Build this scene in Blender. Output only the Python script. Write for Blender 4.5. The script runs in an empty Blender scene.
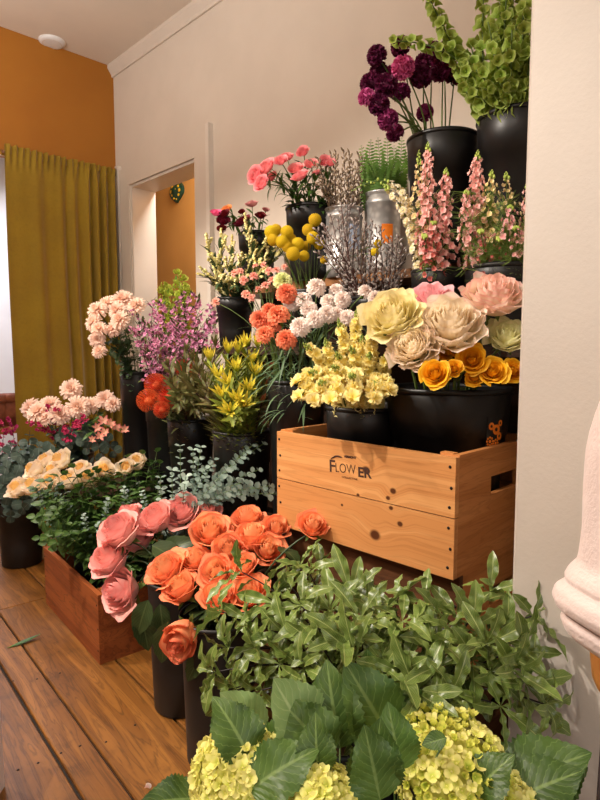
import bpy, math, random
from math import sin, cos, pi, radians, sqrt, atan2, exp
from mathutils import Vector, Matrix, noise

random.seed(11)
SC = bpy.context.scene
COL = SC.collection

# ------------------------------------------------------------------ camera
FPX, EYE, PITCH, YAW = 580.0, 1.15, radians(5.0), radians(44.4)
FW = Vector((sin(YAW), cos(YAW), 0))
RT = Vector((cos(YAW), -sin(YAW), 0))
UP = Vector((0, 0, 1))
cam = bpy.data.cameras.new('camera')
cam.sensor_fit = 'VERTICAL'; cam.sensor_height = 36; cam.lens = FPX / 800 * 36
cam.clip_start = 0.05
camo = bpy.data.objects.new('camera', cam); COL.objects.link(camo)
camo.location = (0, 0, EYE)
camo.rotation_euler = (pi / 2 - PITCH, 0, -YAW)
SC.camera = camo

# ------------------------------------------------------------------ view, world, lights
vs = SC.view_settings
vs.view_transform = 'Standard'; vs.look = 'None'; vs.gamma = 1.0; vs.use_curve_mapping = False
vs.exposure = 0.06
w = bpy.data.worlds.new('world'); SC.world = w; w.use_nodes = True
w.node_tree.nodes['Background'].inputs[0].default_value = (0.80, 0.86, 1.0, 1)
w.node_tree.nodes['Background'].inputs[1].default_value = 0.6

def spot(name, loc, target, energy, size, blend, radius, col):
    l = bpy.data.lights.new(name, 'SPOT'); l.energy = energy; l.spot_size = radians(size); l.spot_blend = blend
    l.shadow_soft_size = radius; l.color = col
    o = bpy.data.objects.new(name, l); COL.objects.link(o); o.location = loc
    o.rotation_euler = (Vector(target) - Vector(loc)).to_track_quat('-Z', 'Y').to_euler()
    return o
def area(name, loc, target, energy, sx, sy, col):
    l = bpy.data.lights.new(name, 'AREA'); l.shape = 'RECTANGLE'; l.size = sx; l.size_y = sy; l.energy = energy; l.color = col
    o = bpy.data.objects.new(name, l); COL.objects.link(o); o.location = loc
    o.rotation_euler = (Vector(target) - Vector(loc)).to_track_quat('-Z', 'Y').to_euler()
    return o
WARM = (1.0, 0.90, 0.79)
spot('track_spot_display', (-0.55, 1.75, 2.78), (1.42, 1.12, 0.85), 235, 64, 0.75, 0.03, WARM)
spot('track_spot_shelves', (-0.15, 2.9, 2.78), (1.45, 2.1, 0.75), 215, 62, 0.6, 0.04, WARM)
spot('track_spot_entry', (-0.7, 0.35, 2.78), (1.0, 0.75, 0.6), 60, 70, 0.7, 0.05, WARM)
area('storefront_fill', (-0.6, -2.9, 1.6), (0.6, 0.6, 1.2), 52, 3.2, 2.2, (1.0, 0.95, 0.88))  # added soft fill standing in for daylight through the unseen front window
def fill_point(name, loc, energy, radius, col):
    l = bpy.data.lights.new(name, 'POINT'); l.energy = energy; l.shadow_soft_size = radius; l.color = col
    o = bpy.data.objects.new(name, l); COL.objects.link(o); o.location = loc
fill_point('ambient_fill', (-0.9, 2.0, 2.35), 26, 0.14, (1.0, 0.91, 0.81))  # added point light lifting the ambient level; no pendant hangs here
fill_point('ambient_fill_front', (-0.9, -0.6, 2.35), 14, 0.14, (1.0, 0.91, 0.81))  # second added ambient light, towards the front
area('ceiling_fill', (-0.5, 2.2, 2.05), (-0.5, 2.25, 4.0), 70, 1.6, 1.6, (1.0, 0.94, 0.88))  # added upward fill to brighten the ceiling; there is no fixture
area('passage_lamp', (2.3, 3.0, 2.75), (2.3, 3.2, 0), 27, 0.3, 0.6, (1.0, 0.94, 0.86))
area('back_room_lamp', (1.0, 4.9, 2.6), (1.0, 4.9, 0), 45, 0.8, 0.8, (0.90, 0.90, 1.0))

# ------------------------------------------------------------------ placing helpers
def ray(px, py):
    u, v = (px - 300) / FPX, (400 - py) / FPX
    fc = FW * cos(PITCH) - UP * sin(PITCH); up = FW * sin(PITCH) + UP * cos(PITCH)
    return fc + RT * u + up * v
ORG = Vector((0, 0, EYE))
def P(px, py, d):
    r = ray(px, py); return ORG + r * (d / r.dot(FW))
def onX(px, py, X):
    r = ray(px, py); return ORG + r * (X / r.x)
def onY(px, py, Y):
    r = ray(px, py); return ORG + r * (Y / r.y)
def onZ(px, py, Z):
    r = ray(px, py); return ORG + r * ((Z - EYE) / r.z)
CAMV = lambda p: (ORG - p).normalized()
rnd = random.uniform

# ------------------------------------------------------------------ materials
def lin(c):
    c = c / 255.0
    return c / 12.92 if c <= 0.04045 else ((c + 0.055) / 1.055) ** 2.4
def rgb(r, g, b, k=1.0): return (lin(r) * k, lin(g) * k, lin(b) * k, 1)

class NT:
    def __init__(s, name):
        s.m = bpy.data.materials.new(name); s.m.use_nodes = True; s.t = s.m.node_tree; s.n = s.t.nodes
        s.b = s.n['Principled BSDF']; s.out = s.n['Material Output']
    def add(s, typ, **kw):
        n = s.n.new(typ)
        for k, v in kw.items():
            if k.startswith('i_'):
                key = k[2:]; n.inputs[int(key) if key.isdigit() else key].default_value = v
            else: setattr(n, k, v)
        return n
    def link(s, a, b): s.t.links.new(a, b)
    def mix(s, fac, a, b, blend='MIX'):
        n = s.add('ShaderNodeMix', data_type='RGBA', blend_type=blend)
        for sock, val in ((n.inputs['Factor'], fac), (n.inputs[6], a), (n.inputs[7], b)):
            if hasattr(val, 'links'): s.link(val, sock)
            else: sock.default_value = val
        return n.outputs[2]
    def math(s, op, a, b=0.0, c=0.0, clamp=False):
        n = s.add('ShaderNodeMath', operation=op, use_clamp=clamp)
        for i, val in enumerate((a, b, c)):
            if hasattr(val, 'links'): s.link(val, n.inputs[i])
            else: n.inputs[i].default_value = val
        return n.outputs[0]
    def maprange(s, v, a, b, c, d):
        n = s.add('ShaderNodeMapRange', interpolation_type='SMOOTHSTEP')
        s.link(v, n.inputs[0])
        for i, x in enumerate((a, b, c, d)): n.inputs[i + 1].default_value = x
        return n.outputs[0]
    def noise(s, scale, detail=3.0, vec=None, rough=0.55):
        n = s.add('ShaderNodeTexNoise'); n.inputs['Scale'].default_value = scale; n.inputs['Detail'].default_value = detail
        n.inputs['Roughness'].default_value = rough
        if vec is not None: s.link(vec, n.inputs['Vector'])
        return n.outputs[0]
    def coord(s, which='Object'): return s.add('ShaderNodeTexCoord').outputs[which]
    def mapping(s, vec, scale=(1, 1, 1), rot=(0, 0, 0)):
        n = s.add('ShaderNodeMapping'); n.inputs['Scale'].default_value = scale; n.inputs['Rotation'].default_value = rot
        s.link(vec, n.inputs['Vector']); return n.outputs[0]
    def bump(s, h, strength=0.3, dist=0.01):
        n = s.add('ShaderNodeBump'); n.inputs['Strength'].default_value = strength; n.inputs['Distance'].default_value = dist
        s.link(h, n.inputs['Height']); s.link(n.outputs[0], s.b.inputs['Normal'])
    def translucent(s, colsock, amt):
        t = s.add('ShaderNodeBsdfTranslucent'); s.link(colsock, t.inputs[0])
        mx = s.add('ShaderNodeMixShader'); mx.inputs[0].default_value = amt
        s.link(s.b.outputs[0], mx.inputs[1]); s.link(t.outputs[0], mx.inputs[2]); s.link(mx.outputs[0], s.out.inputs[0])

def plain(name, c1, c2=None, rough=0.5, scale=8.0, metal=0.0, bump=0.0, bscale=60.0, spec=0.5, coat=0.0, sheen=0.0):
    t = NT(name)
    c2 = c2 or c1
    t.link(t.mix(t.maprange(t.noise(scale, 4, t.coord()), 0.3, 0.7, 0, 1), c1, c2), t.b.inputs['Base Color'])
    t.b.inputs['Roughness'].default_value = rough; t.b.inputs['Metallic'].default_value = metal
    t.b.inputs['Specular IOR Level'].default_value = spec; t.b.inputs['Coat Weight'].default_value = coat
    t.b.inputs['Sheen Weight'].default_value = sheen
    if bump: t.bump(t.noise(bscale, 3, t.coord()), bump, 0.004)
    return t.m

def petal_mat(name, base, tip, var=0.12, transl=0.25, edge=None, rough=0.55, tip_at=(0.2, 0.95), rim=0.93):
    """colour runs from the petal's foot to its tip (UV v), with a rim tint; each piece differs a little"""
    t = NT(name)
    uv = t.add('ShaderNodeSeparateXYZ'); t.link(t.coord('UV'), uv.inputs[0])
    f = t.maprange(uv.outputs[1], tip_at[0], tip_at[1], 0, 1)
    c = t.mix(f, base, tip)
    if edge: c = t.mix(t.maprange(uv.outputs[1], rim - 0.12, rim + 0.07, 0, 0.85), c, edge)
    r = t.add('ShaderNodeObjectInfo').outputs['Random']
    hsv = t.add('ShaderNodeHueSaturation')
    t.link(t.math('MULTIPLY_ADD', r, var, 1 - var * 0.5), hsv.inputs['Value'])
    t.link(t.math('MULTIPLY_ADD', r, var * 0.08, 0.5 - var * 0.04), hsv.inputs['Hue'])
    t.link(c, hsv.inputs['Color'])
    n = t.maprange(t.noise(35, 3, t.coord()), 0.35, 0.7, 0, 1)
    c = t.mix(t.math('MULTIPLY', n, 0.25), hsv.outputs[0], tip)
    t.link(c, t.b.inputs['Base Color']); t.b.inputs['Roughness'].default_value = rough
    t.b.inputs['Specular IOR Level'].default_value = 0.25
    t.translucent(c, transl)
    return t.m

def leaf_mat(name, c1, c2, vein=None, edge=None, rough=0.4, transl=0.18, side=0.0, var=0.3, spec=0.4, bump=0.0):
    t = NT(name)
    uv = t.add('ShaderNodeSeparateXYZ'); t.link(t.coord('UV'), uv.inputs[0])
    a = t.math('ABSOLUTE', t.math('SUBTRACT', uv.outputs[0], 0.5))
    c = t.mix(t.maprange(t.noise(14, 3, t.coord()), 0.3, 0.7, 0, 1), c1, c2)
    r = t.add('ShaderNodeObjectInfo').outputs['Random']
    hsv = t.add('ShaderNodeHueSaturation'); t.link(c, hsv.inputs['Color'])
    t.link(t.math('MULTIPLY_ADD', r, var, 1 - var * 0.5), hsv.inputs['Value'])
    c = hsv.outputs[0]
    if vein:
        c = t.mix(t.maprange(a, 0.012, 0.045, 0.85, 0), c, vein)
        if side:
            ph = t.math('SUBTRACT', t.math('MULTIPLY', uv.outputs[1], side), t.math('MULTIPLY', a, side * 0.7))
            tri = t.math('ABSOLUTE', t.math('SUBTRACT', t.math('FRACT', ph), 0.5))
            sv = t.maprange(tri, 0.0, 0.09, 0.5, 0)
            c = t.mix(sv, c, vein)
            if bump: t.bump(tri, bump, 0.003)
    if edge: c = t.mix(t.maprange(a, 0.44, 0.5, 0, 0.8), c, edge)
    t.link(c, t.b.inputs['Base Color']); t.b.inputs['Roughness'].default_value = rough
    t.b.inputs['Specular IOR Level'].default_value = spec
    t.translucent(c, transl)
    return t.m

def wood_mat(name, c1, c2, dark, grain=(30, 1.6, 30), knots=(), rough=0.55, stain=0.0, plane='YZ', rnd_val=0.15, dist=0.6, lines=0.42):
    t = NT(name)
    oc = t.coord()
    r = t.add('ShaderNodeObjectInfo').outputs['Random']
    comb = t.add('ShaderNodeCombineXYZ')
    sep = t.add('ShaderNodeSeparateXYZ'); t.link(oc, sep.inputs[0])
    warp = None; mask = None
    for (ky, kz, kr) in knots:
        dy = t.math('MULTIPLY', t.math('SUBTRACT', sep.outputs[1], ky), 0.8)
        dz = t.math('SUBTRACT', sep.outputs[2], kz)
        dd = t.math('SQRT', t.math('ADD', t.math('MULTIPLY', dy, dy), t.math('MULTIPLY', dz, dz)))
        wv = t.maprange(dd, 0.0, kr * 5.5, kr * 2.2, 0)
        mk = t.maprange(dd, kr * 0.55, kr * 1.15, 1, 0)
        warp = wv if warp is None else t.math('ADD', warp, wv)
        mask = mk if mask is None else t.math('MAXIMUM', mask, mk)
    z = sep.outputs[2] if warp is None else t.math('ADD', sep.outputs[2], warp)
    t.link(t.math('ADD', sep.outputs[0], t.math('MULTIPLY', r, 7.0)), comb.inputs[0])
    t.link(t.math('ADD', sep.outputs[1], t.math('MULTIPLY', r, 3.0)), comb.inputs[1]); t.link(z, comb.inputs[2])
    v = t.mapping(comb.outputs[0], grain)
    g = t.add('ShaderNodeTexNoise'); g.inputs['Scale'].default_value = 1.0; g.inputs['Detail'].default_value = 5
    g.inputs['Distortion'].default_value = dist; t.link(v, g.inputs['Vector'])
    fine = t.noise(1.0, 2, t.mapping(comb.outputs[0], (grain[0] * 8, grain[1] * 6, grain[2] * 8)))
    c = t.mix(t.maprange(g.outputs[0], 0.32, 0.62, 0, 1), c1, c2)
    band = t.math('ABSOLUTE', t.math('SUBTRACT', t.math('FRACT', t.math('MULTIPLY', g.outputs[0], 9.0)), 0.5))
    c = t.mix(t.maprange(band, 0.0, 0.22, lines, 0), c, dark)
    c = t.mix(t.maprange(fine, 0.55, 0.8, 0, 0.3), c, dark)
    if stain: c = t.mix(t.maprange(t.noise(6, 5, comb.outputs[0], 0.7), 0.5, 0.72, 0, stain), c, dark)
    if mask is not None: c = t.mix(mask, c, (dark[0] * 0.35, dark[1] * 0.3, dark[2] * 0.3, 1))
    hsv = t.add('ShaderNodeHueSaturation'); t.link(c, hsv.inputs['Color'])
    t.link(t.math('MULTIPLY_ADD', r, rnd_val, 1 - rnd_val / 2), hsv.inputs['Value'])
    t.link(hsv.outputs[0], t.b.inputs['Base Color']); t.b.inputs['Roughness'].default_value = rough
    t.b.inputs['Specular IOR Level'].default_value = 0.3
    t.bump(g.outputs[0], 0.25, 0.003)
    return t.m

# ------------------------------------------------------------------ mesh builder
def frame(z, hint=None):
    z = Vector(z).normalized()
    h = Vector(hint) if hint is not None else (Vector((0, 0, 1)) if abs(z.z) < 0.95 else Vector((1, 0, 0)))
    x = h.cross(z)
    if x.length < 1e-5: x = Vector((1, 0, 0)).cross(z)
    x.normalize(); y = z.cross(x)
    m = Matrix((x, y, z)).transposed()
    return m
def fr4(loc, z, hint=None, s=1.0, roll=0.0):
    return Matrix.Translation(loc) @ frame(z, hint).to_4x4() @ Matrix.Rotation(roll, 4, 'Z') @ Matrix.Scale(s, 4)
def leaf_fr(loc, y, n, s=1.0):
    """leaf frame: +Y along the blade, +Z its upper side"""
    y = Vector(y).normalized(); n = Vector(n); x = y.cross(n)
    if x.length < 1e-4: x = y.cross(Vector((0.3, 0.8, 0.5)))
    x.normalize(); z = x.cross(y)
    return Matrix.Translation(loc) @ Matrix((x, y, z)).transposed().to_4x4() @ Matrix.Scale(s, 4)

class MB:
    def __init__(s): s.v = []; s.f = []; s.uv = []
    def grid(s, fn, nu, nv, M=None):
        b = len(s.v)
        for j in range(nv + 1):
            for i in range(nu + 1):
                p = fn(i / nu, j / nv)
                s.v.append(tuple(M @ Vector(p)) if M is not None else tuple(p)); s.uv.append((i / nu, j / nv))
        for j in range(nv):
            for i in range(nu):
                a = b + j * (nu + 1) + i
                s.f.append((a, a + 1, a + nu + 2, a + nu + 1))
        return s
    def tube(s, pts, rad, n=5, cap=True):
        b = len(s.v); m = len(pts)
        pts = [Vector(p) for p in pts]
        for i, p in enumerate(pts):
            d = (pts[min(i + 1, m - 1)] - pts[max(i - 1, 0)])
            fm = frame(d if d.length > 1e-7 else (0, 0, 1), (0.31, 0.77, 0.2))
            r = rad[i] if isinstance(rad, (list, tuple)) else rad
            for k in range(n):
                a = 2 * pi * k / n
                s.v.append(tuple(p + fm @ Vector((cos(a) * r, sin(a) * r, 0)))); s.uv.append((k / n, i / max(1, m - 1)))
        for i in range(m - 1):
            for k in range(n):
                k2 = (k + 1) % n
                s.f.append((b + i * n + k, b + i * n + k2, b + (i + 1) * n + k2, b + (i + 1) * n + k))
        if cap:
            s.f.append(tuple(b + k for k in range(n))[::-1]); s.f.append(tuple(b + (m - 1) * n + k for k in range(n)))
        return s
    def box(s, lo, hi, M=None):
        b = len(s.v)
        for z in (lo[2], hi[2]):
            for y in (lo[1], hi[1]):
                for x in (lo[0], hi[0]):
                    p = Vector((x, y, z)); s.v.append(tuple(M @ p) if M is not None else tuple(p)); s.uv.append((x, y))
        for q in ((0, 2, 3, 1), (4, 5, 7, 6), (0, 1, 5, 4), (2, 6, 7, 3), (0, 4, 6, 2), (1, 3, 7, 5)):
            s.f.append(tuple(b + i for i in q))
        return s
    def lathe(s, prof, n=32, M=None, sx=1.0, fn=None):
        b = len(s.v); m = len(prof)
        for i, (r, z) in enumerate(prof):
            for k in range(n):
                a = 2 * pi * k / n
                p = Vector((cos(a) * r * sx, sin(a) * r, z))
                if fn: p = fn(p, a, i)
                s.v.append(tuple(M @ p) if M is not None else tuple(p)); s.uv.append((k / n, i / max(1, m - 1)))
        for i in range(m - 1):
            for k in range(n):
                k2 = (k + 1) % n
                s.f.append((b + i * n + k, b + i * n + k2, b + (i + 1) * n + k2, b + (i + 1) * n + k))
        return s
    def ball(s, c, r, n=8, m=5, M=None, fn=None):
        prof = [(sin(pi * i / m) * (r if not isinstance(r, tuple) else r[0]), -cos(pi * i / m) * (r if not isinstance(r, tuple) else r[1])) for i in range(m + 1)]
        T = Matrix.Translation(c) if M is None else M
        return s.lathe([(max(a, 1e-5), b) for a, b in prof], n, T, fn=fn)
    def add(s, o, M):
        b = len(s.v)
        s.v.extend(tuple(M @ Vector(p)) for p in o.v); s.uv.extend(o.uv)
        s.f.extend(tuple(b + i for i in q) for q in o.f)
        return s
    def mesh(s, name, mat, smooth=True):
        me = bpy.data.meshes.new(name); me.from_pydata(s.v, [], s.f)
        if s.f:
            uvl = me.uv_layers.new(name='UVMap')
            idx = [0] * len(me.loops); me.loops.foreach_get('vertex_index', idx)
            flat = []
            for i in idx: flat.extend(s.uv[i])
            uvl.data.foreach_set('uv', flat)
        me.polygons.foreach_set('use_smooth', [smooth] * len(me.polygons))
        if mat: me.materials.append(mat)
        me.update(); return me

# ------------------------------------------------------------------ object helpers
def tag(o, label=None, cat=None, group=None, kind=None):
    if label: o['label'] = label
    if cat: o['category'] = cat
    if group: o['group'] = group
    if kind: o['kind'] = kind
    return o
def thing(name, loc, label=None, cat=None, group=None):
    o = bpy.data.objects.new(name, None); COL.objects.link(o); o.location = loc; o.empty_display_size = 0.05
    return tag(o, label, cat, group)
def part(name, me, parent=None, M=None, label=None, kind=None):
    o = bpy.data.objects.new(name, me); COL.objects.link(o)
    if parent is not None: o.parent = parent
    if M is not None: o.matrix_basis = M
    return tag(o, label, kind=kind)
def struct(name, mb, mat, smooth=False):
    o = part(name, mb.mesh(name, mat, smooth)); o['kind'] = 'structure'; return o
def T(v): return Matrix.Translation(v)
ORD = ('first second third fourth fifth sixth seventh eighth ninth tenth eleventh twelfth thirteenth fourteenth fifteenth '
       'sixteenth seventeenth eighteenth nineteenth twentieth twenty-first twenty-second twenty-third twenty-fourth twenty-fifth').split()
def number_from_curtain(items, base, group):
    """items: (pixel x, object); one label for each, counted along the row from the curtain"""
    items = sorted(items, key=lambda t: t[0]); n = len(items)
    for i, (_, o) in enumerate(items):
        o['group'] = group
        o['label'] = base + ', ' + ('nearest the curtain' if i == 0 else ('last' if i == n - 1 else ORD[i]) + ' counting from the curtain')
        if i == 0: o['label'] = base + ', first counting from the curtain'

# ================================================================== the room
kc = onX(113, 67, 1.90)
WX, BY, CZ = 1.90, kc.y, kc.z            # long wall, curtain wall, ceiling
k0, k1 = onX(197, 154, WX), onX(131, 188, WX)
DY0, DY1, DZ = k0.y, k1.y, (k0.z + k1.z) / 2   # doorway in the long wall
WT = 0.16
m_wall = plain('wall_paint', rgb(214, 202, 188), rgb(208, 196, 182), 0.75, 3, bump=0.08, bscale=90)
m_trim = plain('trim_paint', rgb(220, 211, 200), rgb(214, 205, 194), 0.45, 4)
m_mustard = plain('mustard_paint', rgb(168, 106, 24), rgb(162, 100, 20), 0.7, 3, bump=0.06, bscale=90)
m_ceil = plain('ceiling_paint', rgb(224, 210, 194), rgb(218, 205, 190), 0.85, 3)
m_white = plain('white_paint', rgb(232, 230, 228), rgb(226, 224, 222), 0.5, 4)
m_pillar = plain('pillar_paint', rgb(192, 182, 172), rgb(186, 176, 166), 0.6, 3, bump=0.12, bscale=120)

b = MB()
b.box((WX, -3.2, 0), (WX + WT, DY0, CZ)); b.box((WX, DY1, 0), (WX + WT, BY + 0.15, CZ)); b.box((WX, DY0, DZ), (WX + WT, DY1, CZ))
struct('wall_right', b, m_wall)
b = MB(); OX0, OX1, OZ = 0.45, 1.80, 2.30
b.box((-3.2, BY, 0), (OX0, BY + 0.15, CZ)); b.box((OX1, BY, 0), (WX, BY + 0.15, CZ)); b.box((OX0, BY, OZ), (OX1, BY + 0.15, CZ))
struct('wall_back', b, m_mustard)
struct('wall_left', MB().box((-3.35, -3.2, 0), (-3.2, BY, CZ)), m_wall)
b = MB(); b.box((-3.2, -3.35, 0), (-2.6, -3.2, CZ)); b.box((1.4, -3.35, 0), (WX, -3.2, CZ)); b.box((-2.6, -3.35, 2.9), (1.4, -3.2, CZ)); b.box((-2.6, -3.35, 0), (1.4, -3.2, 0.5))
struct('wall_front', b, m_wall)
struct('ceiling', MB().box((-3.35, -3.35, CZ), (4.2, 6.0, CZ + 0.1)), m_ceil)

# passage behind the doorway and the room behind the curtain
b = MB(); b.box((2.6, 1.3, 0), (2.7, 5.5, CZ)); struct('wall_passage', b, plain('ochre_paint', rgb(196, 142, 72), rgb(190, 136, 66), 0.7, 3))
b = MB(); b.box((WX + WT, 1.2, 0), (2.6, 1.3, CZ)); b.box((WX + WT, 5.4, 0), (2.6, 5.5, CZ)); struct('wall_passage_end', b, m_wall)
b = MB(); b.box((-0.6, 5.6, 0), (WX + 0.16, 5.7, CZ)); b.box((-0.7, BY + 0.15, 0), (-0.6, 5.7, CZ)); b.box((WX, BY + 0.15, 0), (WX + 0.16, 5.7, CZ))
struct('wall_back_room', b, m_white)

# doorway lining and casing
b = MB(); b.box((WX - 0.004, DY1 - 0.02, 0), (WX + WT + 0.004, DY1, DZ)); b.box((WX - 0.004, DY0, 0), (WX + WT + 0.004, DY0 + 0.02, DZ)); b.box((WX - 0.004, DY0 + 0.02, DZ - 0.02), (WX + WT + 0.004, DY1 - 0.02, DZ))
struct('trim_1', b, m_trim)
b = MB(); b.box((WX - 0.018, DY0 - 0.12, 0), (WX, DY0 + 0.002, DZ + 0.11)); b.box((WX - 0.018, DY1 - 0.002, 0), (WX, DY1 + 0.12, DZ + 0.11)); b.box((WX - 0.018, DY0 + 0.002, DZ - 0.004), (WX, DY1 - 0.002, DZ + 0.11))
struct('trim_2', b, m_wall)
b = MB(); b.box((WX - 0.030, DY0 - 0.15, 0), (WX, DY0 - 0.12, DZ + 0.14)); b.box((WX - 0.030, DY1 + 0.12, 0), (WX, DY1 + 0.15, DZ + 0.14))
struct('trim_3', b, m_trim)
# cornice
prof = [(0, 0), (0, -0.07), (-0.012, -0.07), (-0.015, -0.055), (-0.032, -0.032), (-0.04, -0.02), (-0.04, 0)]
b = MB()
for y in (-3.2, BY):
    for (x, z) in prof: b.v.append((WX + x, y, CZ + z)); b.uv.append((0, 0))
n = len(prof)
for i in range(n): b.f.append((i, (i + 1) % n, n + (i + 1) % n, n + i))
struct('trim_4', b, m_wall)
struct('baseboard_right', MB().box((WX - 0.018, -3.2, 0), (WX, DY0 - 0.15, 0.14)), m_trim)
struct('baseboard_back', MB().box((-3.2, BY - 0.018, 0), (OX0, BY, 0.14)), m_trim)

# pillar beside the display
pe = onX(519, 349, 1.06)
b = MB(); c = 0.006
x0, x1, y0, y1 = 1.06, WX, 0.10, pe.y
pts = [(x0 + c, y1), (x0, y1 - c), (x0, y0 + c), (x0 + c, y0), (x1, y0), (x1, y1)]
for z in (0, CZ):
    for (x, y) in pts: b.v.append((x, y, z)); b.uv.append((y, z))
n = len(pts)
for i in range(n): b.f.append((i, n + i, n + (i + 1) % n, (i + 1) % n))
struct('wall_pillar', b, m_pillar)

# ---- floor planks
m_floor = wood_mat('floor_boards', rgb(142, 93, 40), rgb(112, 70, 28), rgb(44, 26, 11), grain=(20, 1.3, 20), rough=0.42, stain=0.45, rnd_val=0.25, dist=1.2)
m_dark = plain('floor_gap', rgb(30, 20, 12), rgb(22, 14, 9), 0.9, 6)
fl = struct('floor', MB().box((-3.35, -3.35, -0.08), (4.2, 6.0, -0.012)), m_dark)
seams = [0.914]
x = 0.914
for wd in (0.236, 0.103, 0.19, 0.23, 0.20, 0.16, 0.22, 0.21, 0.24, 0.2, 0.18, 0.22, 0.2, 0.2, 0.22, 0.2): x -= wd; seams.insert(0, x)
x = 0.914
for wd in (0.225, 0.2, 0.22, 0.2, 0.22, 0.23, 0.22, 0.22, 0.22, 0.22): x += wd; seams.append(x)
ang = radians(4.2); RF = Matrix.Translation((0, 1.42, 0)) @ Matrix.Rotation(-ang, 4, 'Z')
for i in range(len(seams) - 1):
    a, bb = seams[i], seams[i + 1]
    cuts = [-4.6, -2.0 + (i * 0.83) % 1.7, 1.2 + (i * 1.37) % 1.9, 4.9]
    if abs(a - 0.678) < 0.01: cuts = [-4.6, -1.6, 1.335, 4.9]
    if abs(a - 0.575) < 0.01 or abs(a - 0.914) < 0.01: cuts = [-4.6, -1.0, 4.9]
    g = 0.0065 if abs(a - 0.575) < 0.01 else 0.0035
    for k in range(len(cuts) - 1):
        m = MB(); gx0, gx1, gy0, gy1 = a + g, bb - 0.0035, cuts[k] + 0.002, cuts[k + 1] - 0.002
        e = 0.003
        lo = [(gx0, gy0, -0.02), (gx1, gy0, -0.02), (gx1, gy1, -0.02), (gx0, gy1, -0.02)]
        md = [(x, y, -e) for x, y, _ in lo]
        hi = [(gx0 + e, gy0 + e, 0), (gx1 - e, gy0 + e, 0), (gx1 - e, gy1 - e, 0), (gx0 + e, gy1 - e, 0)]
        m.v = lo + md + hi; m.uv = [(0, 0)] * 12
        for r in (0, 4):
            for q in range(4): m.f.append((r + q, r + (q + 1) % 4, r + 4 + (q + 1) % 4, r + 4 + q))
        m.f.append((8, 9, 10, 11))
        part('plank', m.mesh('plank', m_floor, False), fl, RF)
m_nail = plain('nail_iron', rgb(38, 28, 22), rgb(26, 18, 14), 0.5, 20, metal=0.6)
nailm = MB().lathe([(0.0001, 0.0012), (0.0035, 0.001), (0.004, 0.0)], 8).mesh('nail', m_nail)
for (px, py) in ((13, 681), (37, 679), (38, 763), (18, 770), (61, 753), (80, 746), (135, 725), (106, 742), (60, 673), (66, 540)):
    p = onZ(px, py, 0.0)
    part('nail', nailm, fl, T(p))

# ---- curtain
m_velvet = NT('mustard_velvet')
t = m_velvet
c = t.mix(t.maprange(t.noise(3, 4, t.coord()), 0.3, 0.7, 0, 1), rgb(152, 122, 14), rgb(138, 108, 8))
c = t.mix(t.maprange(t.noise(60, 3, t.coord()), 0.45, 0.75, 0, 0.25), c, rgb(120, 92, 6))
t.link(c, t.b.inputs['Base Color']); t.b.inputs['Roughness'].default_value = 0.85; t.b.inputs['Sheen Weight'].default_value = 0.25
t.bump(t.noise(250, 2, t.coord()), 0.15, 0.002)
m_velvet = t.m
CX0, CX1, CTOP = onY(9, 260, BY - 0.07).x, WX - 0.03, onY(60, 163, BY - 0.07).z
root = thing('curtain', (1.53, BY - 0.07, 0.0), 'olive gold velvet curtain hanging from a rod on the mustard wall', 'curtain')
def fold(u, v):
    s = u ** 1.0
    amp = 0.012 + 0.030 * max(0, (s - 0.45)) * 1.6
    y = amp * (sin(2 * pi * (2.2 * s + 5.2 * s ** 2.4)) + 0.35 * sin(2 * pi * (4.1 * s + 7 * s * s) + 1))
    y *= 0.35 + 0.65 * min(1, (1 - v) * 3 + 0.2)
    y += 0.008 * sin(7 * s + 5 * v) + (1 - v) * 0.01 * sin(9 * s)
    return y
def cur(u, v):
    z = 0.02 + v * (CTOP - 0.02)
    x = CX0 + u * (CX1 - CX0) + 0.006 * sin(6 * v)
    y = fold(u, v)
    if v > 0.975: y += 0.008 * sin(u * 120)
    return (x - 1.53, y, z)
part('fabric', MB().grid(cur, 150, 60).mesh('fabric', m_velvet), root)
def hdr(u, v):
    z = CTOP - 0.005 + v * 0.045
    return (CX0 + u * (CX1 - CX0) - 1.53, fold(u, 1) * 0.6 + 0.010 * sin(u * 120) * (0.5 + v), z + 0.004 * sin(u * 77))
part('heading', MB().grid(hdr, 200, 3).mesh('heading', m_velvet), root)
m_brass = plain('rod_brass', rgb(190, 150, 70), rgb(170, 130, 60), 0.35, 10, metal=0.9)
part('rod', MB().tube([(CX0 - 0.95 - 1.53, 0.036, CTOP - 0.012), (CX1 + 0.01 - 1.53, 0.036, CTOP - 0.012)], 0.008, 10).mesh('rod', m_brass), root)
part('bracket', MB().box((CX0 - 0.03 - 1.53, 0.0, CTOP - 0.025), (CX0 - 0.015 - 1.53, 0.07, CTOP + 0.0)).mesh('bracket', m_brass, False), root)

# ---- smoke detector on the ceiling
p = onZ(52, 41, CZ)
o = part('smoke_detector', MB().lathe([(0.0001, -0.019), (0.055, -0.019), (0.066, -0.016), (0.072, -0.010), (0.075, -0.006), (0.075, 0)], 32).mesh('smoke_detector', m_white))
o.location = p; tag(o, 'round white smoke detector on the ceiling above the mustard wall', 'smoke detector')
part('vent_ring', MB().lathe([(0.050, -0.0194), (0.053, -0.0208), (0.056, -0.0185)], 32).mesh('vent_ring', m_trim), o)

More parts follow.
